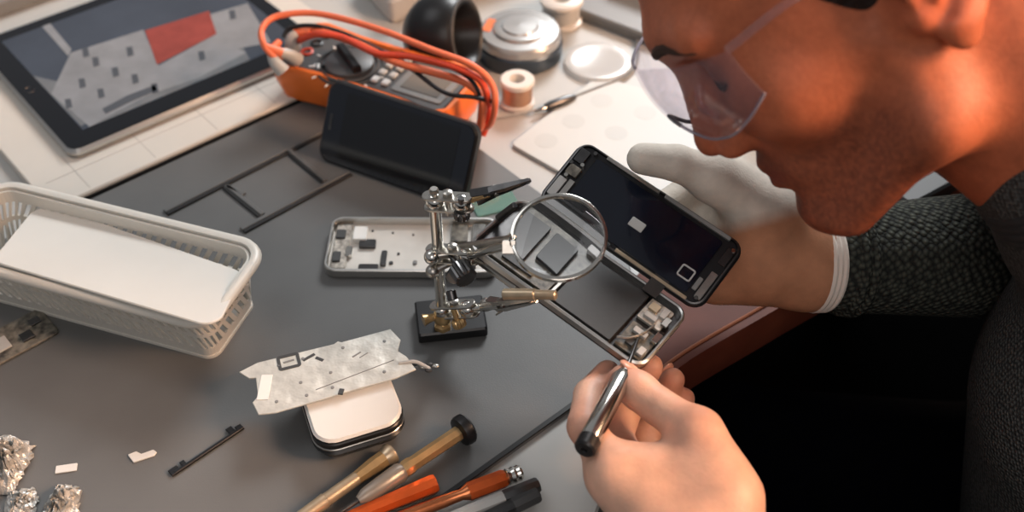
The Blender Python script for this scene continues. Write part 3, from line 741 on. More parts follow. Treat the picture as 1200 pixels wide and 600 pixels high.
# round flux tin
c = W(609, 62, TT); 
tn = thing('round_tin', 'round tin with a stepped silver lid and dark blue-grey side', 'tin', c)
bm = NB(); lathe(bm, c, ZV, [(.036, 0), (.038, .001), (.038, .014), (.036, .016)], 48); obj('tin_base', bm, M['bluegrey'], tn)
bm = NB(); lathe(bm, c, ZV, [(.0365, .0161), (.0365, .022), (.034, .0245), (.024, .025), (.023, .027), (.021, .0275), (.016, .0275), (.015, .029), (.0, .0295)], 48, caps=False); obj('lid', bm, M['tinlid'], tn)
bm = NB(); box(bm, frame(c + Vector((-.027, .006, .0246)), Vector((.3, 1, 0)), z=ZV), -.010, -.004, 0, .010, .004, .0008, .0002, .002); obj('lid_sticker', bm, M['orange'], tn)
def spool(px, py, R, Hh, label, wire):
    c = W(px, py, TT); t = thing('solder_spool', label, 'spool', c)
    bm = NB(); lathe(bm, c, ZV, [(R*.9, 0), (R, .0015), (R, .004), (R*.74, .0055), (R*.74, Hh-.0055), (R, Hh-.004), (R, Hh-.0012), (R*.92, Hh), (R*.45, Hh), (R*.42, Hh-.003), (R*.42, Hh*.4), (0, Hh*.4)], 40, caps=False); obj('bobbin', bm, M['spool'], t)
    bm = NB(); n = 7
    for k in range(n): torus(bm, c + ZV*(.0065 + (Hh-.013)*k/(n-1)), ZV, R*.80, (Hh-.013)/(n-1)*.62, 36, 8)
    o = obj('wire_winding', bm, M[wire], t); return t
spool(606, 122, .0145, .026, 'small white solder spool wound with copper-coloured wire beside the orange meter', 'solder')
spool(657, 26, .020, .026, 'larger white solder spool behind the round tin', 'lgrey')
# translucent lid disc + bag and the jack cable
c = W(700, 76, TT)
bm = NB(); lathe(bm, c, ZV, [(0, .0004), (.028, .0004), (.030, .002), (.029, .005), (.027, .0055), (.020, .0042), (0, .0042)], 48, caps=False)
single('plastic_disc', bm, M['ziplock'], 'clear round plastic disc encircled by the thin cable', 'disc', c)
cbx = thing('jack_cable', 'thin grey cable with a dark metal jack plug curling round the clear disc', 'cable', W(655, 121, TT))
bm = NB(); tube(bm, [W(672, 114, 0), W(700, 103, 0), (W(728, 92, 0)), W(744, 78, 0), W(748, 55, 0), W(742, 30, 0), W(735, 5, 0)], .0014, 8, 8); obj('cable', bm, M['midgrey'], cbx)
a, b = W(640, 126, .002), W(674, 113, .002); bm = NB(); lathe(bm, a, b - a, [(.0032, 0), (.0040, .004), (.0040, (b-a).length*.7), (.002, (b-a).length)], 16); obj('plug_body', bm, M['dsteel'], cbx)
a2 = a - (b - a).normalized()*.014; bm = NB(); lathe(bm, a2, a - a2, [(.0005, 0), (.0018, .002), (.0018, .014)], 12); obj('plug_pin', bm, M['chrome'], cbx)
bm = NB(); tube(bm, [W(640, 126, .0), W(615, 132, .0), W(590, 136, 0), W(572, 140, 0)], .0010, 8, 6); obj('wire', bm, M['lgrey'], cbx)
# plastic sheet with pockets
c = W(700, 140, TT); ps = thing('pocket_sheet', 'pale translucent plastic sheet with faint round pockets beneath the gloved hand', 'sheet', c)
bm = NB(); prism(bm, IDT, [W(*q, TT).to_2d() for q in ((598, 172), (700, 92), (905, 150), (770, 270))], TT + .0002, .0002, .006, .0005); obj('sheet_panel', bm, M['sheet'], ps)
for x, y in ((640, 165), (672, 142), (705, 118), (690, 180), (722, 156), (756, 132), (750, 190)):
    p = W(x, y, 0); bm = NB(); lathe(bm, p + ZV*.0001, ZV, [(.0095, 0), (.0095, .0002)], 28); obj('pocket', bm, M['sheetdot'], ps, smooth=False)
# grey toolbox and slats at the top
p, q = W(470, 26, TT), W(560, 6, TT)
T = frame(Vector((p.x, p.y, ZT)), Vector((.86, .50, 0)), z=ZV)
tx = thing('steel_case', 'grey metal case with dark handle bars behind the loupe', 'case', Vector((p.x, p.y, ZT)))
bm = NB(); box(bm, T, -.01, .0, TT, .15, .07, .022, .003, .006); obj('case_body', bm, M['lgrey'], tx)
bm = NB(); tube(bm, [T @ Vector((.045, .010, .022)), T @ Vector((.05, .010, .031)), T @ Vector((.12, .010, .031)), T @ Vector((.125, .010, .022))], .003, 10, 4); obj('handle', bm, M['dsteel'], tx)
p = W(700, 22, TT); T = frame(Vector((p.x, p.y, ZT)), Vector((.75, -.55, 0)), z=ZV)
bm = NB(); box(bm, T, -.05, -.012, TT, .07, .04, .008, .002, .006)
single('grey_box', bm, M['midgrey'], 'low grey box beyond the clear disc and solder spool', 'box', p)
p = W(733, 4, TT); T = frame(Vector((p.x, p.y, ZT)), Vector((.75, -.55, 0)), z=ZV)
bm = NB(); box(bm, T, -.02, -.0, TT, .03, .05, .03, .002, .004)
single('white_carton', bm, M['white'], 'small white carton beside the forehead of the seated man', 'box', p)
# teal glass slip
c = W(582, 240, 0); T = frame(c, W(610, 232, 0) - W(555, 246, 0), z=ZV)
bm = NB(); box(bm, T, -.018, -.009, .0003, .016, .013, .0013, .0002, .002)
single('teal_glass', bm, M['teal'], 'small teal-tinted clear glass piece lying behind the magnifier stand', 'glass piece', c)
# dark slab beside the far table edge
p = W(1100, 240, 0); T = frame(p, far_dir.to_3d(), z=ZV)
bm = NB(); box(bm, T, -.03, .004, TT, .3, .022, .012, .002)
single('dark_bar', bm, M['dark'], 'dark grey bar along the desk edge behind the bent arm', 'bar', p)

# ================================================================== helping-hand stand
b0 = W(491, 404, 0); xb = W(572, 395, 0) - b0; LB = xb.length; xb.normalize()
TBs = frame(Vector((b0.x, b0.y, ZT)), xb, z=ZV)
hh = thing('helping_hand', 'steel helping-hand stand on a black iron base with two alligator clips', 'stand', Vector((b0.x, b0.y, ZT)))
bm = NB(); box(bm, TBs, 0, 0, .0002, LB, .032, .009, .0012, .002); obj('base', bm, M['black'], hh)
pb = W(519, 383, .009)
def above(py):                                   # point of the post seen at image height py
    lo, hi = 0, .3
    for _ in range(40):
        m = (lo + hi)/2; v = pb + ZV*m - CAM; y = 300 - FPX * v.dot(AUP) / v.dot(-ATC)
        if y > py: lo = m
        else: hi = m
    return pb + ZV*lo
pt = above(236)
def dep(p): return (p - CAM).dot(-ATC)
bm = NB(); cyl(bm, pb, pt, .0036, n=24); obj('post', bm, M['chrome'], hh)
bm = NB(); lathe(bm, pb, ZV, [(.006, 0), (.006, .003), (.0042, .0045)], 6); obj('base_nut', bm, M['gold'], hh)
bm = NB(); 
for a in (0.4, 0.4 + math.pi): tube(bm, [pb + ZV*.012 + Vector((math.cos(a), math.sin(a), 0))*r for r in (.004, .010, .013)] , lambda u: .0022 + .002*u, 10, 4)
lathe(bm, pb + ZV*.007, ZV, [(.0055, 0), (.0062, .003), (.0055, .008)], 20)
obj('wing_nut', bm, M['gold'], hh)
def ballc(p, r=.0058, m='chrome', name='ball_joint'): bm = NB(); ball(bm, p, r, 20); obj(name, bm, M[m], hh)
def rod(a, b, r, m='chrome', name='rod'): bm = NB(); cyl(bm, a, b, r, n=16, bev=min(.0006, r*.3)); obj(name, bm, M[m], hh)
def clamp(a, b, name='joint_plate'):
    """two perforated plates squeezing ball ends, with a screw between"""
    ax = (b - a); L = ax.length; T = frame(a, ax, z=ZV); out = []
    for s in (-1, 1):
        bm = NB(); prism(bm, T, [(-.007, -.0045), (L + .007, -.0045), (L + .007, .0045), (-.007, .0045)], s*.0042 - .0008, s*.0042 + .0008, .0043, .0003); obj(name, bm, M['steel'], hh)
    mid = a + ax*.5; bm = NB(); cyl(bm, mid - ZV*.010, mid + ZV*.008, .0016, n=12); lathe(bm, mid + ZV*.005, ZV, [(.0032, 0), (.0032, .003), (.0022, .0036)], 6); obj('clamp_screw', bm, M['steel'], hh)
def knob(p, ax, R=.0065, L=.012, m='dsteel', name='thumb_screw'):
    ax = ax.normalized(); x, y = perp(ax); n = 36; R_ = []
    for h, s in ((0, .8), (.001, 1), (L-.001, 1), (L, .8)):
        R_.append([p + ax*h + (x*math.cos(2*math.pi*i/n) + y*math.sin(2*math.pi*i/n)) * R * s * (1 if i % 2 else .9) for i in range(n)])
    bm = NB(); rings(bm, R_); cyl(bm, p - ax*.010, p, .002, n=12); obj(name, bm, M[m], hh)
def clip(a, b, m='steel', sleeve=None, roll=.5, spread=.30):
    """alligator clip from its tail a to its tip b: a crimped barrel, two toothed jaws and thumb pads"""
    ax = (b - a); L = ax.length; ax.normalize(); T = frame(a, ax, z=ZV + AUP*0); 
    Tr = T @ Matrix.Rotation(roll, 4, 'X')
    bm = NB(); cyl(bm, Tr @ Vector((0, 0, 0)), Tr @ Vector((L*.34, 0, 0)), .0026, n=14); cp = obj('alligator_clip', bm, M[sleeve or m], hh)
    for s in (-1, 1):
        bm = NB(); sec = []
        for x, h in [(L*.26, .0026), (L*.42, .0030), (L*.60, .0027), (L*.85, .0018), (L, .0009)]:
            w = .0025 if x < L*.7 else .0017 if x < L*.9 else .0010
            z0 = .0003 + (.0002 if x > L*.5 else .0008)
            sec.append([Tr @ Vector((x, -w, s*z0)), Tr @ Vector((x, w, s*z0)), Tr @ Vector((x, w*.7, s*(z0 + h))), Tr @ Vector((x, -w*.7, s*(z0 + h)))])
        rings(bm, sec)
        for k in range(7):
            x = L*(.62 + .05*k); rings(bm, [[Tr @ Vector((x, -.0016, s*.0008)), Tr @ Vector((x + .001, -.0016, -s*.0002)), Tr @ Vector((x + .002, -.0016, s*.0008))], [Tr @ Vector((x, .0016, s*.0008)), Tr @ Vector((x + .001, .0016, -s*.0002)), Tr @ Vector((x + .002, .0016, s*.0008))]])
        obj('clip_jaw', bm, M[m], cp, smooth=False)
        bm = NB(); T2 = Tr @ Matrix.Translation((L*.36, 0, s*.0034)) @ Matrix.Rotation(s*spread, 4, 'Y'); box(bm, T2, -.011, -.0026, -.0005, .003, .0026, .0005, .0002, .0012); obj('thumb_pad', bm, M[m], cp)
    bm = NB(); cyl(bm, Tr @ Vector((L*.45, -.0032, .001)), Tr @ Vector((L*.45, .0032, .001)), .0013, n=12); obj('pivot', bm, M['steel'], cp)
# top joint and upper clip
dt = dep(pt); tb1 = D(541, 238, dt - .004)
clamp(pt, tb1); ballc(pt); ballc(tb1); knob(pt + ZV*.006, ZV, .0028, .004, 'steel', 'post_cap')
knob(D(541, 247, dt-.004), -ZV, .005, .006, 'dsteel')
clip(D(548, 234, dt - .004), D(622, 211, dt - .012), 'dsteel', 'gold', .4)
# middle joint: three rods out to the magnifier and the crossed rod
pm = above(297); dm = dep(pm); mj = D(548, 300, dm - .010)
clamp(pm, mj); ballc(mj); ballc(pm, .006)
knob(D(537, 312, dm - .012), D(549, 330, dm - .020) - D(537, 312, dm - .012), .0072, .012)
knob(D(536, 318, dm - .004), D(528, 330, dm - .012) - D(536, 318, dm - .004), .0050, .008)
rod(D(508, 300, dm - .004), D(536, 296, dm - .004), .0026, 'steel'); ballc(D(506, 301, dm - .004), .005)
ballc(D(507, 318, dm + .002), .0045, 'steel'); rod(D(507, 318, dm + .002), D(532, 306, dm), .0022, 'steel')
MGd = .600
rod(mj, D(600, 285, MGd), .0030, 'chrome'); rod(D(540, 289, dm - .006), D(602, 279, MGd), .0022, 'steel')
rod(D(556, 302, dm - .006), D(606, 338, dm - .030), .0024, 'steel')
rod(D(583, 256, dm - .008), D(604, 240, dm-.02), .0022, 'dsteel')
# bottom joint and lower clip
p1 = above(363); d1 = dep(p1); j1 = D(548, 362, d1 - .010)
clamp(p1, j1); ballc(p1, .0058); ballc(j1)
rod(j1, D(585, 357, d1 - .022), .0028, 'chrome'); ballc(D(570, 357, d1 - .016), .0045, 'steel')
clip(D(566, 360, d1 - .026), D(628, 352, d1 - .085), 'steel', 'chrome', .2, .2)
rod(D(590, 345, .612), D(628, 345, .604), .0034, 'champ', 'tip_sleeve'); rod(D(626, 345, .6045), D(652, 346, .600), .0028, 'champ', 'tip_sleeve')
knob(D(536, 374, d1 - .006), D(540, 384, d1 - .004) - D(536, 374, d1 - .006), .0046, .006, 'gold')
rod(D(528, 340, dm), D(531, 352, dm), .0032, 'dsteel', 'spacer')
# magnifier, held by the stand
mc = D(655, 278, MGd); mn = (ATC * .90 + AUP * .43 - AX*.05).normalized(); MR = .0258
mg = thing('magnifier', 'round magnifying lens in a slim steel ring held by the helping-hand stand', 'magnifier', mc)
bm = NB(); lathe(bm, mc - mn*.004, mn, [(MR + .0000, .0018), (MR + .0010, .0022), (MR + .0010, .0058), (MR, .0062), (MR - .0010, .0062), (MR - .0010, .0018)], 72, caps=False)
rr_ = bm; 
obj('ring', bm, M['chrome'], mg)
bm = NB(); Rl = MR - .0009; pr = []
for i in range(0, 13): x = Rl * i / 12; pr.append((x, -.0006 - .0022 * (1 - (x/Rl)**2)))
for i in range(12, -1, -1): x = Rl * i / 12; pr.append((x, .0006 + .0022 * (1 - (x/Rl)**2)))
lathe(bm, mc, mn, pr, 72, caps=False); obj('lens', bm, M['lens'], mg, angle=60)
bm = NB(); hd = D(597, 283, MGd); cyl(bm, hd, mc + (hd - mc).normalized()*(MR + .0008), .0036, .0046, 16); obj('ring_socket', bm, M['chrome'], mg)
bm = NB(); s0 = mc + (AX*-.98 + AUP*-.2)*(MR + .002); box(bm, frame(s0, AX, z=AUP), -.004, -.003, -.004, .003, .003, .004, .0006); obj('ring_bracket', bm, M['steel'], mg)

# ================================================================== phone under repair
hA, hB = D(807, 361, .645), D(626, 236, .676)                 # hinge line
xh = (hA - hB); PL = .1225; xh.normalize(); hA2 = hB + xh*PL
# upper (display) half
tR = D(866, 284, .655); yU = (tR - hA); yU = (yU - xh*yU.dot(xh)).normalized()
TU = frame(hB, xh, y=yU); UH = .0585
tl2 = D(672, 152, .684); UH = max(.05, min(.062, (tl2 - hB).dot(yU)))
offs = (tR - hA).dot(xh)
PO = rpoly([Vector(p) for p in rect(0, 0, PL, UH)], .009, 8)
rp = thing('open_smartphone', 'opened smartphone held in the gloved hand, display hinged up from its battery half', 'phone', hB)
bm = NB(); prism(bm, TU, rect(0, .0012, PL, UH), -.0030, .0006, .009, .0008); obj('display_bezel', bm, M['black'], rp)
bm = NB(); R_ = lambda d, h: [TU @ Vector((p.x, p.y + .0006, h)) for p in inset(PO, d)]
rings(bm, [R_(.0016, .0004), R_(.0014, .0022), R_(.0024, .0024), R_(.0030, .0006)], closed=True); obj('display_frame', bm, M['dsteel'], rp)
bm = NB(); prism(bm, TU, rect(.015, .006, PL-.013, UH-.006), .0005, .0016, .002, .0002); obj('display_back', bm, M['navyglass'], rp)
KU = UH / .0585
def upart(x0, y0, x1, y1, z, m, nm, r=.0006): bm = NB(); box(bm, TU, x0, y0*KU, .0006, x1, y1*KU, z, .0002, r); obj(nm, bm, M[m], rp)
upart(.003, .010, .0085, .026, .0026, 'lgrey', 'speaker_bracket'); upart(.004, .030, .012, .038, .0028, 'pcb', 'camera_bracket'); upart(.003, .041, .010, .052, .0026, 'dsteel', 'sensor_cover')
upart(.0095, .012, .0135, .028, .0022, 'steel', 'sensor_flex'); 
for k, (x, y) in enumerate(((.006, .006), (.0105, .041), (.0125, .0535), (.006, .0285), (.0035, .0385), (.1175, .050), (.1165, .008))):
    bm = NB(); a = TU @ Vector((x, y*KU, .0006)); cyl(bm, a, a + TU.col[2].to_3d()*.0026, .0013, n=10); obj('screw', bm, M['chrome'] if k % 2 else M['dark'], rp)
upart(.056, .024, .066, .031, .0022, 'lgrey', 'label_tab')
upart(.020, .0545, .060, .0572, .0028, 'steel', 'side_rail'); upart(.064, .0545, .112, .0572, .0028, 'midgrey', 'side_rail')
upart(.060, .0025, .112, .0050, .0030, 'champ', 'hinge_rail'); upart(.030, .0025, .056, .0050, .0026, 'dsteel', 'hinge_rail')
upart(.1145, .008, .119, .030, .0022, 'steel', 'home_flex'); upart(.1105, .012, .1135, .022, .0020, 'midgrey', 'home_flex'); upart(.114, .037, .119, .050, .0026, 'dsteel', 'home_flex')
bm = NB(); Pq = [Vector(p) for p in rect(.098, .014*KU, .1075, .0235*KU)]; Pq = rpoly(Pq, .0015, 4)
rings(bm, [[TU @ Vector((p.x, p.y, .0015)) for p in Pq], [TU @ Vector((p.x, p.y, .0023)) for p in Pq], [TU @ Vector((p.x, p.y, .0023)) for p in inset(Pq, .0010)], [TU @ Vector((p.x, p.y, .0015)) for p in inset(Pq, .0010)]], closed=True); obj('home_button_ring', bm, M['lgrey'], rp)
# lower (battery) half
lR = D(737, 427, .610); yL = (lR - hA); yL = (yL - xh*yL.dot(xh)).normalized()
TL = frame(hB, xh, y=yL); zsg = 1 if (TL.col[2].to_3d()).dot(ATC) > 0 else -1
LH = .0585
def lp_(x0, y0, x1, y1, z0, z1, m, nm, r=.0006, b=.0002):
    bm = NB(); box(bm, TL, x0, y0, min(zsg*z0, zsg*z1), x1, y1, max(zsg*z0, zsg*z1), b, r); return obj(nm, bm, M[m], rp)
SHX = -.008
lp_(SHX, .003, PL + SHX + .004, LH, -.0060, -.0030, 'dsteel', 'back_shell', .009, .0008)
PO2 = rpoly([Vector(p) for p in rect(SHX, .003, PL + SHX + .004, LH)], .009, 8)
R_ = lambda d, h: [TL @ Vector((p.x, p.y, zsg*h)) for p in inset(PO2, d)]
bm = NB(); rings(bm, [R_(.0, -.004), R_(-.0004, .0004), R_(.0008, .0012), R_(.0018, .0006), R_(.0018, -.004)], closed=True); obj('shell_rim', bm, M['alu'], rp)
lp_(.052, .010, .094, .0545, -.0029, .0002, 'battery', 'battery', .0012)
lp_(.004, .008, .047, .053, -.0029, -.0010, 'pcb', 'logic_board', .001)
lp_(.008, .012, .024, .034, -.0010, .0004, 'pcbd', 'board_shield'); lp_(.027, .012, .038, .028, -.0010, .0002, 'battery', 'board_shield'); lp_(.012, .038, .034, .050, -.0010, .0004, 'dark', 'board_shield')
lp_(.0485, .010, .0505, .055, -.0029, .0004, 'steel', 'battery_rail'); lp_(.040, .006, .047, .0095, -.001, .0008, 'lgrey', 'connector')
lp_(.096, .009, .112, .027, -.0029, -.0008, 'pcbl', 'dock_board', .001); lp_(.0965, .031, .115, .053, -.0029, -.0012, 'pcb', 'dock_bracket', .001)
for k, (x, y, w, h, m) in enumerate(((.098, .012, .006, .006, 'champ'), (.106, .011, .004, .008, 'lgrey'), (.099, .021, .008, .004, 'lgrey'), (.110, .016, .004, .007, 'steel'), (.100, .035, .009, .004, 'lgrey'), (.112, .030, .004, .008, 'chrome'), (.101, .043, .005, .006, 'dark'), (.110, .045, .004, .006, 'lgrey'))):
    lp_(x, y, x + w, y + h, -.001, .0008 + .0004*(k % 3), m, 'connector')
bm = NB(); tube(bm, [TL @ Vector((.096, .050, zsg*.0008)), TL @ Vector((.102, .046, zsg*.0018)), TL @ Vector((.106, .038, zsg*.0016)), TL @ Vector((.108, .028, zsg*.0012))], .0008, 8); obj('antenna_wire', bm, M['steel'], rp)
bm = NB(); rings(bm, [[TU @ Vector((x, .006, .0012)) for x in (.088, .098)] + [TU @ Vector((x, .006, .0016)) for x in (.098, .088)], [TL @ Vector((x, .001, zsg*.003)) for x in (.088, .098)] + [TL @ Vector((x, .001, zsg*.0034)) for x in (.098, .088)], [TL @ Vector((x, .010, zsg*.0012)) for x in (.088, .098)] + [TL @ Vector((x, .010, zsg*.0016)) for x in (.098, .088)]])
obj('ribbon_cable', bm, M['pcbd'], rp)

# ================================================================== screwdriver in the bare hand
a, b = D(688, 521, .566), D(734, 433, .607); axs = (b - a).normalized(); Lb = (b - a).length
hs = thing('held_screwdriver', 'silver pen-shaped screwdriver with black end held in the bare fingers', 'screwdriver', a)
bm = NB(); lathe(bm, a, axs, [(.0052, .001), (.0058, .003), (.0058, Lb*.86), (.0040, Lb*.95), (.0030, Lb)], 28); obj('barrel', bm, M['chrome'], hs)
bm = NB(); lathe(bm, a, -axs, [(.0060, -.004), (.0060, .003), (.0050, .0042), (.002, .0042), (.0015, .003)], 28); obj('end_cap', bm, M['black'], hs)
bm = NB(); tip = D(748, 396, .621); lathe(bm, b, tip - b, [(.0028, 0), (.0012, (tip-b).length*.3), (.0008, (tip-b).length)], 14); obj('blade', bm, M['dsteel'], hs)

# ================================================================== PERSON
def cw(v): return AX*v[0] + AUP*v[1] + ATC*v[2]
HF, HU, HL = cw((-.76534625, -.58798265, -.26176614)), cw((-.63747853, .74856269, .18241444)), cw((-.08869183, -.3064805, .94773597))
HO = CAM + cw((.18488357, .12867562, -.54056795))
def hp(f, u, l): return HO + (HF*f + HU*u + HL*l) / 1000
HA = np.array([list(HF), list(HU), list(HL)]).T
def hc(a, b, ra, rb=None): return cap(hp(*a), hp(*b), ra/1000, (rb if rb is not None else ra)/1000)
def he(c, r, rot=None):
    A = HA if rot is None else HA @ rot
    return ell(hp(*c), np.array(r)/1000, A)
def rotm(ax, deg):
    return np.array(Matrix.Rotation(math.radians(deg), 3, ax))
U_, S_, G_ = 'u', 's', 'g'
mmk = lambda x: x/1000
head = [(he((2, 52, 0), (97, 79, 76)), U_, 0),
        (he((46, 6, 0), (46, 62, 60)), U_, mmk(25)),
        (hc((20, -50, 46), (74, -76, 16), 17, 13), U_, mmk(22)), (hc((20, -50, -46), (74, -76, -16), 17, 13), U_, mmk(22)),
        (hc((8, -10, 52), (20, -50, 46), 16, 17), U_, mmk(20)), (hc((8, -10, -52), (20, -50, -46), 16, 17), U_, mmk(20)),
        (he((66, 4, 36), (22, 24, 24)), U_, mmk(18)), (he((66, 4, -36), (22, 24, 24)), U_, mmk(18)),
        (he((70, -38, 0), (24, 30, 30)), U_, mmk(18)),
        (he((83, -70, 0), (13, 13, 19)), U_, mmk(14)),
        (hc((93, 52, 8), (84, 50, 44), 10, 9), U_, mmk(14)), (hc((93, 52, -8), (84, 50, -44), 10, 9), U_, mmk(14)),
        (hc((40, -40, 0), (60, -74, 0), 34, 10), U_, mmk(18)),
        (he((97, 27, 31), (13, 11, 17)), S_, mmk(12)), (he((97, 27, -31), (13, 11, 17)), S_, mmk(12)),
        (he((76, 27, 31), (12.5, 12, 14)), U_, mmk(5)), (he((76, 27, -31), (12.5, 12, 14)), U_, mmk(5)),
        (hc((82, 36, 20), (77, 36, 44), 4.5, 4), U_, mmk(6)), (hc((82, 36, -20), (77, 36, -44), 4.5, 4), U_, mmk(6)),
        (hc((81, 19, 22), (76, 18, 44), 3.5, 3), U_, mmk(6)), (hc((81, 19, -22), (76, 18, -44), 3.5, 3), U_, mmk(6)),
        ([(hc((92, 42, 0), (107, -1, 0), 6.5, 8), U_, 0), (he((108.5, -6, 0), (8.5, 8, 9)), U_, mmk(6)),
          (he((100, -12, 11), (9, 7, 6.5)), U_, mmk(6)), (he((100, -12, -11), (9, 7, 6.5)), U_, mmk(6)),
          (hc((90, 10, 7), (92, -8, 12), 8, 8), U_, mmk(8)), (hc((90, 10, -7), (92, -8, -12), 8, 8), U_, mmk(8))], G_, mmk(7)),
        (hc((103.5, -20, 6), (101, -15, 5.5), 3, 2), S_, mmk(2)), (hc((103.5, -20, -6), (101, -15, -5.5), 3, 2), S_, mmk(2)),
        (hc((92.5, -33, 0), (84, -38, 23), 5.2, 2.2), U_, mmk(5)), (hc((92.5, -33, 0), (84, -38, -23), 5.2, 2.2), U_, mmk(5)),
        (hc((91.5, -44.5, 0), (84, -40, 21), 6, 2.4), U_, mmk(4)), (hc((91.5, -44.5, 0), (84, -40, -21), 6, 2.4), U_, mmk(4)),
        (hc((100, -38.8, 0), (88, -39.4, 24), 1.5, 1), S_, mmk(2)), (hc((100, -38.8, 0), (88, -39.4, -24), 1.5, 1), S_, mmk(2)),
        (he((98, -55, 0), (5, 4, 18)), S_, mmk(7))]
def ear(s):
    r = rotm('Y', -18*s) @ rotm('Z', -12)
    q = lambda f, u, l: (f, u, s*l)
    return [([(he(q(-12, 12, 77), (18, 31, 5), r), U_, 0),
              (he(q(-8, -15, 73), (9, 12, 5.5), r), U_, mmk(6)),
              (he(q(-9, 14, 83), (11, 20, 5), r), S_, mmk(4)),
              (he(q(-4, 0, 79), (9, 9, 7), r), S_, mmk(4)),
              (hc(q(-8, 4, 80), q(-14, 28, 82), 3, 2.4), U_, mmk(3)),
              (he(q(3, 0, 76), (4, 8, 4)), U_, mmk(3)),
              (hc(q(-2, 2, 66), q(-4, 14, 68), 14, 12), U_, mmk(5))], G_, mmk(6))]
neck0, neck1 = hp(-14, -8, 0), hp(-46, -128, 0)
NK = Vector(neck1)
PV = Vector((.50, .40, ZT - .25))                      # hips
mid = NK.lerp(PV, .42) + Vector((.01, -.01, .0))
shR, shL = NK + Vector((.07, .17, -.07)), NK + Vector((.08, -.19, -.07))
elR, elL = Vector((.43, .545, ZT + .02)), Vector((.34, .21, ZT - .03))
wrR = D(950, 306, .700)
wrL = D(812, 650, .558)
V = lambda v: np.array(v)
# bare hand holding the screwdriver
def J(x, y, d): return V(D(x, y, d))
def finger(pts, rs, k=.004):
    return [(cap(pts[i], pts[i+1], rs[i], rs[i+1]), U_, 0 if i == 0 else k*.5) for i in range(len(pts)-1)]
I_ = [J(722, 556, .573), J(685, 500, .590), J(690, 462, .612), J(712, 436, .627)]
M_ = [J(745, 572, .585), J(722, 510, .622), J(744, 456, .646), J(762, 430, .640)]
R3 = [J(772, 585, .597), J(752, 518, .644), J(775, 470, .662), J(788, 445, .656)]
P_ = [J(800, 598, .607), J(782, 533, .654), J(796, 485, .668), J(802, 467, .662)]
TH = [J(846, 584, .563), J(818, 508, .574), J(770, 475, .594), J(731, 444, .609)]
WL = V(wrL)
bare = [(cap(WL, V(D(765, 590, .575)), .026, .024), U_, 0), (cap(WL + V(ATC)*.0, J(805, 600, .585), .027, .024), U_, .012),
        (cap(WL, I_[0], .022, .0145), U_, .010), (cap(WL, M_[0], .022, .0145), U_, .010), (cap(WL, R3[0], .022, .014), U_, .010), (cap(WL, P_[0], .020, .013), U_, .010),
        (cap(I_[0], P_[0], .0135, .0125), U_, .008),
        (cap(WL + V(AX)*.012, TH[0], .024, .019), U_, .014), (cap(TH[0], TH[1], .0185, .0135), U_, .010),
        (cap(I_[0], TH[0], .0125, .016), U_, .012), (cap(V(D(748, 548, .577)), TH[1] * .5 + TH[0] * .5, .010, .013), U_, .012),
        (finger(I_, [.0115, .0098, .0086, .0074]), G_, .006),
        (finger(M_, [.0118, .0100, .0090, .0080]), G_, .005), (finger(R3, [.0112, .0096, .0086, .0077]), G_, .004), (finger(P_, [.0100, .0086, .0076, .0068]), G_, .004),
        (finger([TH[1], TH[2], TH[3]], [.0122, .0106, .0086]) + [(ell(TH[2]*.45 + TH[3]*.55, (.0100, .0100, .0108)), U_, .006)], G_, .007)]
# hidden right hand inside the glove
RW = V(wrR)
gI = [J(862, 198, .706), J(806, 226, .708), J(776, 242, .700)]
gM = [J(842, 250, .716), J(796, 262, .708), J(766, 272, .698)]
gR = [J(838, 290, .708), J(800, 305, .698), J(772, 306, .690)]
gP = [J(838, 326, .700), J(812, 335, .694), J(790, 330, .686)]
gT = [J(895, 246, .678), J(836, 208, .662), J(793, 191, .655), J(753, 186, .655)]
hidden = [(cap(V(elR), RW, .036, .024), U_, .01), (cap(RW, gM[0], .022, .013), U_, .012), (cap(RW, gR[0], .02, .013), U_, .012), (cap(gI[0], gP[0], .010, .009), U_, .012),
          (finger(gI, [.009, .008, .006]), G_, .004), (finger(gM, [.009, .008, .006]), G_, .004), (finger(gR, [.009, .008, .006]), G_, .004), (finger(gP, [.008, .007, .006]), G_, .004),
          (cap(RW, gT[0], .018, .012), U_, .012), (finger(gT, [.011, .009, .008, .006]), G_, .006)]
body = head + ear(1) + ear(-1) + [
    (cap(V(neck0), V(neck1), .055, .060), U_, .022), (hc((-50, 40, 0), (-70, -95, 0), 45, 52), U_, .03),
    (hc((7, -60, 0), (-18, -128, 0), 26, 35), U_, .014),
    (cap(V(neck1), V(mid) + np.array([.05, 0, 0]), .045, .06), U_, .03), (cap(V(mid) + np.array([.05, 0, 0]), V(PV), .06, .09), U_, .04),
    (cap(V(neck1), V(shR), .04, .05), U_, .03), (cap(V(neck1), V(shL), .04, .05), U_, .03),
    (cap(V(shR), V(elR), .05, .037), U_, .03), (cap(V(shL), V(elL), .048, .037), U_, .03),
    (cap(V(elL), WL, .037, .025), U_, .012)] + hidden + [(bare, G_, .012)]

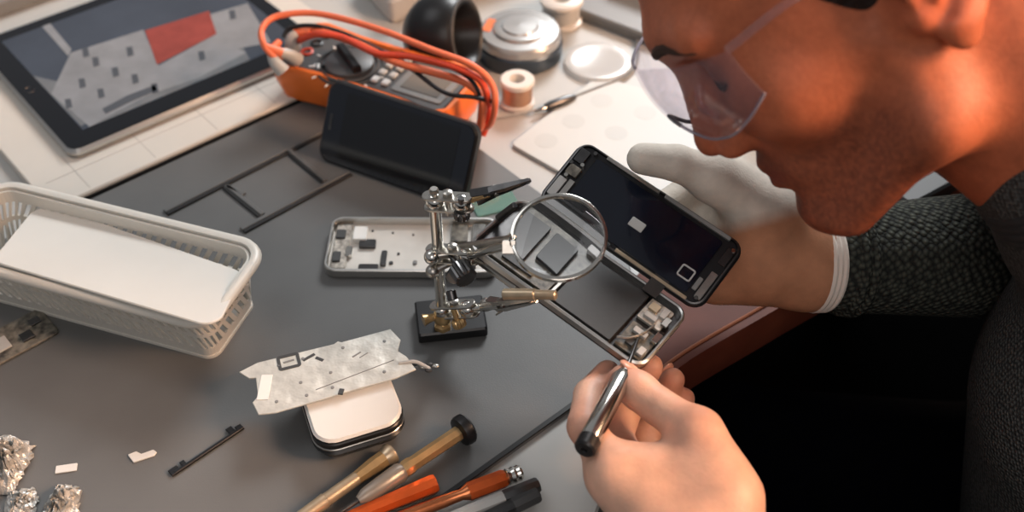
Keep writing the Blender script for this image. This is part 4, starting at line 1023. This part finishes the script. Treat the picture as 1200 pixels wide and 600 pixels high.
def tone_skin(P):
    Q = (P - np.array(HO)) @ HA * 1000; f, u, l = Q.T
    n = len(P); base = np.tile(np.array(lin('d8aa92')[:3]), (n, 1))
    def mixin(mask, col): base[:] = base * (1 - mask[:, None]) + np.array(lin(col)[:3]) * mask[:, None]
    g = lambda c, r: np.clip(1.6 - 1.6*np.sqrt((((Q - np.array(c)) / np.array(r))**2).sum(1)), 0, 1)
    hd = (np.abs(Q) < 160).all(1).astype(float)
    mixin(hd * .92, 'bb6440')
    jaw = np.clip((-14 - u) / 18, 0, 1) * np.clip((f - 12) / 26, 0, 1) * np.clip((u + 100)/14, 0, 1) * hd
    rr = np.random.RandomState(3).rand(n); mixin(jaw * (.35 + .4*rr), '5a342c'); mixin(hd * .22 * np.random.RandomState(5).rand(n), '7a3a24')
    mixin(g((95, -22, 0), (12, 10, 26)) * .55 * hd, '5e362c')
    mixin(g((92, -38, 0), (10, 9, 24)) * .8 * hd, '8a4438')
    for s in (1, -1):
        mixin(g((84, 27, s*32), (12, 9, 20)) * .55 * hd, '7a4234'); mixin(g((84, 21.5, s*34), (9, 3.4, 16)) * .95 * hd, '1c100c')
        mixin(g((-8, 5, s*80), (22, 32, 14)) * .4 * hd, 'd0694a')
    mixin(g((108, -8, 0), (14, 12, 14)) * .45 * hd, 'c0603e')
    # finger ends and knuckles slightly redder
    for p in (I_[3], M_[3], R3[3], P_[3], TH[3], I_[1], TH[1]):
        d = np.linalg.norm(P - p, axis=1); mixin(np.clip(1 - d/.022, 0, 1) * .45, 'd0765a')
    hand = (P[:, 1] < HO.y - .02) & (P[:, 0] < .2) & (P[:, 2] < HO.z - .1)
    return base
pr = thing('person', 'man in dark knit jumper and clear safety glasses bending over a phone repair', 'person', (PV.x, PV.y, 0))
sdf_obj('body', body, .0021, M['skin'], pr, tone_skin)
# fingernails on the bare hand
def nail(p0, p1, side, r, nm='fingernail'):
    ax = Vector(p1 - p0).normalized(); nrm = Vector(side); nrm = (nrm - ax*nrm.dot(ax)).normalized()
    c = Vector(p1) + nrm * r * .84 + ax * r*.30; T = frame(c, ax, z=nrm)
    bm = NB(); ball(bm, (0, 0, 0), (r*.72, r*.60, r*.22), 16); bmesh.ops.transform(bm, matrix=T, verts=bm.verts); obj(nm, bm, M['nail'], pr)
M['nail'] = mat('fingernail', 'd79a80', .3, coat=.2)
nail(TH[2], TH[3] - (TH[3] - TH[2])*.08, AUP*.95 + AX*.35 + ATC*.10, .0092)
nail(M_[2], M_[3], -ATC*.6 + AUP*.3 - AX*.5, .0080); nail(R3[2], R3[3], -ATC*.6 + AUP*.3 - AX*.5, .0077)
# hair
hair = [(he((0, 55, 0), (101, 82, 79.5)), U_, 0), 
        (plane(V(HF)*.86 - V(HU)*.50, V(HO) @ (V(HF)*.86 - V(HU)*.50) + .012), 'i', .004),
        (plane(-V(HU), V(HO) @ (-V(HU)) - .004), 'i', .006)]
sdf_obj('hair', hair, .003, M['hair'], pr)
def face_at(u, l):
    F_ = np.arange(130, 20, -.5); X = np.array([list(hp(f, u, l)) for f in F_]); d = evals(head, X)
    return F_[int(np.argmax(d < 0))]
for s in (1, -1):
    bm = NB(); R = []
    pts = [(48, s*6), (50.5, s*14), (52, s*24), (52, s*34), (48.5, s*44), (44, s*51)]
    for k, (u, l) in enumerate(pts):
        hgt = (1.6, 3.0, 3.2, 2.8, 2.2, 1.0)[k]
        R.append([hp(face_at(u + dh, l) + df, u + dh, l) for dh, df in ((-hgt, .2), (-hgt*.5, 1.3), (hgt*.5, 1.3), (hgt, .2), (0, -1.5))])
    rings(bm, R); obj('eyebrow', bm, M['brow'], pr)
    lash = [hp(face_at(u, s*l) + .2, u, s*l) for u, l in ((23.5, 19), (20.5, 24), (19.0, 31), (19.5, 38), (22.0, 45))]
    bm = NB(); tube(bm, lash, lambda t: .0009 + .0008*math.sin(math.pi*t), 8, 6); obj('eyelashes', bm, M['brow'], pr)
# glove
TG = V(ATC)
glove = [(cap(RW - V(AX)*.006, J(880, 300, .700), .0290, .030), U_, 0), (cap(RW, gI[0], .026, .0165), U_, .012), (cap(RW, gM[0], .026, .0165), U_, .012), (cap(RW, gR[0], .026, .016), U_, .012), (cap(RW, gP[0], .025, .0145), U_, .012),
         (cap(gI[0], gP[0], .0150, .0135), U_, .012), (cap(J(880, 225, .70), J(895, 300, .69), .021, .024), U_, .012),
         (finger(gI, [.0125, .0115, .0095]), G_, .005), (finger(gM, [.0125, .0115, .0095]), G_, .005), (finger(gR, [.012, .011, .009]), G_, .005), (finger(gP, [.011, .0098, .0085]), G_, .005),
         (cap(RW - V(AX)*.004, gT[0], .024, .0195), U_, .014), (cap(gT[0], gT[1], .0190, .0130), U_, .012), (cap(gT[1], gI[0], .011, .014), U_, .016),
         (finger([gT[1], gT[2], gT[3]], [.0128, .0112, .0098]), G_, .006),
         (cap(J(862, 232, .668), J(905, 280, .672), .0015, .0015), S_, .006), (cap(J(835, 232, .676), J(878, 245, .668), .0012, .001), S_, .005)]
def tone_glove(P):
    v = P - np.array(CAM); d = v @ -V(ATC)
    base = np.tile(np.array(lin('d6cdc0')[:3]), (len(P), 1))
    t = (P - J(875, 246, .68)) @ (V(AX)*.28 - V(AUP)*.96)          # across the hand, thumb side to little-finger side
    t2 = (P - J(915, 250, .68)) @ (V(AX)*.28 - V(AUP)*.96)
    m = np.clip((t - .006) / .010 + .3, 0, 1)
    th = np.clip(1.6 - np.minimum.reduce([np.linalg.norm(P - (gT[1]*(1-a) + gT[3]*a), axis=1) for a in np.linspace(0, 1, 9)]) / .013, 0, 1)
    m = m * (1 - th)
    return base * (1 - m[:, None]) + np.array(lin('b98362')[:3]) * m[:, None]  # tan: skin showing through plus orange light, painted into the colour
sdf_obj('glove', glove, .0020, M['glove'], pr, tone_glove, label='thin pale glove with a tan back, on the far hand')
# glove cuff ring
ca = Vector(elR - wrR).normalized(); cc_ = Vector(RW) + ca*.004
bm = NB()
for k in range(3): torus(bm, cc_ + ca*(.0034*k - .004), ca, .0312, .0026, 40, 8)
obj('glove_cuff', bm, M['cuffknit'], pr)
# jumper
NKv = V(NK); cu = V(HU)
r1, r2 = RW + V(ca)*.022, V(elR)
torso = [(cap(NKv + np.array([.072, -.0, -.050]), V(mid) + np.array([.040, 0, 0]), .076, .110), U_, 0), (cap(V(hp(-43, -119, 0)), NKv + np.array([.03, 0, -.03]), .0660, .073), U_, .02),
         (cap(V(mid) + np.array([.016, 0, 0]), V(PV), .122, .148), U_, .04),
         (cap(NKv + np.array([.05, 0, -.05]), V(shR), .060, .066), U_, .04), (cap(NKv + np.array([.05, 0, -.05]), V(shL), .060, .064), U_, .04)]
sdf_obj('jumper', torso, .0042, M['knit_fine'], pr, label='dark grey fine-knit jumper')
slR = [(cap(V(shR) + np.array([0, -.03, 0]), V(elR), .068, .052), U_, 0), (cap(V(elR), r1, .052, .0345), U_, .02)]
slL = [(cap(V(shL) + np.array([0, .03, 0]), V(elL), .066, .050), U_, 0), (cap(V(elL), V(elL)*.35 + WL*.65, .050, .038), U_, .02)]
for sl_ops in (slR, slL): sdf_obj('jumper_sleeve', sl_ops, .0036, M['knit'], pr, label='coarse knit sleeve')
na = (Vector(neck1) - Vector(neck0)).normalized(); nc = Vector(hp(-40, -108, 0))
bm = NB()
for k in range(4): torus(bm, nc + na*(.003 + .005*k), na, .0625 + .0012*k, .0042, 56, 10)
obj('collar', bm, M['knit2'], pr)
bm = NB(); torus(bm, Vector(r1) - ca*.002, ca, .0335, .0035, 40, 8); torus(bm, Vector(r1) + ca*.004, ca, .0345, .0035, 40, 8); obj('sleeve_cuff', bm, M['knit'], pr)
# trousers and shoes (in the dark under the desk)
hipR, hipL = PV + Vector((0, .10, -.01)), PV + Vector((0, -.10, -.01)); knR, knL = Vector((.16, .56, .50)), Vector((.14, .27, .49)); anR, anL = Vector((.26, .60, .10)), Vector((.26, .24, .10))
tro = [(cap(V(hipL), V(hipR), .125, .125), U_, 0), (cap(V(hipR), V(knR), .095, .068), U_, .04), (cap(V(hipL), V(knL), .095, .068), U_, .04), (cap(V(knR), V(anR), .066, .05), U_, .03), (cap(V(knL), V(anL), .066, .05), U_, .03), (cap(V(PV), V(PV) + np.array([0, 0, .09]), .128, .122), U_, .03)]
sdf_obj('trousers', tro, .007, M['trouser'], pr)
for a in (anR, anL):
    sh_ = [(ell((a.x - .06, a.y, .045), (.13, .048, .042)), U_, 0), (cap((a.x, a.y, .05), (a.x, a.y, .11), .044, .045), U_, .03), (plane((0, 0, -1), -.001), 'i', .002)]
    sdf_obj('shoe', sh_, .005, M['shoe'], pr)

# ================================================================== safety glasses
sg = thing('safety_glasses', 'clear wrap-around safety glasses with dark lower rim worn on the face', 'glasses', hp(115, 30, 0))
def gl(a, u, o=0):                                  # wrap lens: a = angle round the face
    s = math.sin(a); c = math.cos(a); bul = 1 - .10*((u - 30)/30)**2
    return hp(36 + (79 + o) * c * bul + 4, u + 2, (70 + o) * s)
def lower(a): d = abs(a); return 0 + 17*math.exp(-(a/.17)**2) - 5*math.sin(a) + 34*max(0, d - .55)**1.6
def upper(a): return 50 - 8*math.sin(a) - 12*max(0, abs(a) - .5)
NA, NU = 60, 12; A = [-1.12 + 2.24*i/NA for i in range(NA + 1)]
bm = NB(); G = [[[bm.verts.new(gl(a, lower(a) + (upper(a) - lower(a))*j/NU, o)) for j in range(NU + 1)] for a in A] for o in (0, 1.6)]
for i in range(NA):
    for j in range(NU):
        bm.faces.new((G[0][i][j], G[0][i+1][j], G[0][i+1][j+1], G[0][i][j+1])); bm.faces.new((G[1][i][j], G[1][i][j+1], G[1][i+1][j+1], G[1][i+1][j]))
    for j in (0, NU):
        bm.faces.new((G[0][i][j], G[1][i][j], G[1][i+1][j], G[0][i+1][j]))
for i in (0, NA):
    for j in range(NU): bm.faces.new((G[0][i][j], G[0][i][j+1], G[1][i][j+1], G[1][i][j]))
obj('lens', bm, M['glass_clear'], sg, angle=70)
bm = NB(); tube(bm, [gl(a, lower(a), .8) for a in A if a < .12], .0011, 8, 2); obj('lower_rim', bm, M['rimdark'], sg, label='dark lower rim')
bm = NB(); tube(bm, [gl(a, lower(a), .8) for a in A if a > .08], .0008, 8, 2); obj('lower_rim', bm, M['rimclear'], sg)
bm = NB(); tube(bm, [gl(a, upper(a), .8) for a in A if a < .12], .0010, 8, 2); obj('upper_rim', bm, M['rimclear'], sg)
for s in (1, -1):
    bm = NB(); tube(bm, [hp(96, 24, s*10), hp(101, 15, s*12), hp(97, 6, s*16)], .0028, 10, 5); obj('nose_pad', bm, M['glass_clear'], sg)
    p0 = gl(s*1.12, 36, .8); bm = NB(); tube(bm, [p0, hp(42, 40, s*76), hp(10, 36, s*80), hp(-14, 30, s*84), hp(-30, 14, s*82)], .0022, 10, 6); obj('temple', bm, M['glass_clear'], sg)

# ================================================================== light, world, camera
w = bpy.data.worlds.new('World'); SC.world = w; w.use_nodes = True
nt = w.node_tree; bg = nt.nodes['Background']
tcn = nt.nodes.new('ShaderNodeTexCoord'); sep = nt.nodes.new('ShaderNodeSeparateXYZ'); rp_ = nt.nodes.new('ShaderNodeValToRGB')
mpn = nt.nodes.new('ShaderNodeMapRange'); mpn.inputs['From Min'].default_value = -1; mpn.inputs['From Max'].default_value = 1
nt.links.new(tcn.outputs['Generated'], sep.inputs[0]); nt.links.new(sep.outputs['Z'], mpn.inputs['Value']); nt.links.new(mpn.outputs['Result'], rp_.inputs['Fac'])
rp_.color_ramp.elements[0].position = .45; rp_.color_ramp.elements[0].color = (.012, .011, .011, 1)
rp_.color_ramp.elements[1].position = .62; rp_.color_ramp.elements[1].color = (.62, .63, .66, 1)
e = rp_.color_ramp.elements.new(1.0); e.color = (.50, .50, .52, 1)
nt.links.new(rp_.outputs['Color'], bg.inputs['Color']); bg.inputs['Strength'].default_value = .42
def area(name, loc, target, size, power, col, sy=None, spread=180):
    l = bpy.data.lights.new(name, 'AREA'); l.energy = power; l.color = col; l.size = size
    if sy: l.shape = 'RECTANGLE'; l.size_y = sy
    o = bpy.data.objects.new(name, l); COL.objects.link(o); o.location = loc
    l.spread = math.radians(spread)
    o.rotation_euler = (Vector(target) - Vector(loc)).to_track_quat('-Z', 'Y').to_euler(); return o
area('window_light', (1.05, 3.4, 3.0), (0, .6, .75), 1.3, 122, (.975, .99, 1), 1.0)
area('ceiling_light', (-1.0, .9, 2.6), (-.1, .6, .75), 1.0, 6, (.97, .98, 1))  # added fill from above and left, no fixture behind it
area('warm_lamp', (1.20, .22, 1.62), (.27, .40, 1.02), .55, 7.2, (1, .60, .37), spread=75)
area('front_fill', (.10, -.55, 1.75), (.15, .40, .88), .6, 3.5, (1, .90, .84))
cam = bpy.data.cameras.new('camera'); co = bpy.data.objects.new('camera', cam); COL.objects.link(co)
co.location = CAM; co.rotation_euler = (math.pi/2 - PITCH, 0, 0)
cam.sensor_width = 36; cam.lens = FPX / 1200 * 36; cam.clip_start = .02
cam.dof.use_dof = True; cam.dof.focus_distance = .66; cam.dof.aperture_fstop = 5.0
SC.camera = co
SC.view_settings.view_transform = 'Standard'; SC.view_settings.look = 'None'
SC.view_settings.exposure = 0; SC.view_settings.gamma = 1
SC.cycles.max_bounces = 10; SC.cycles.transparent_max_bounces = 12; SC.cycles.caustics_reflective = False
print('script time', time.time() - T0)
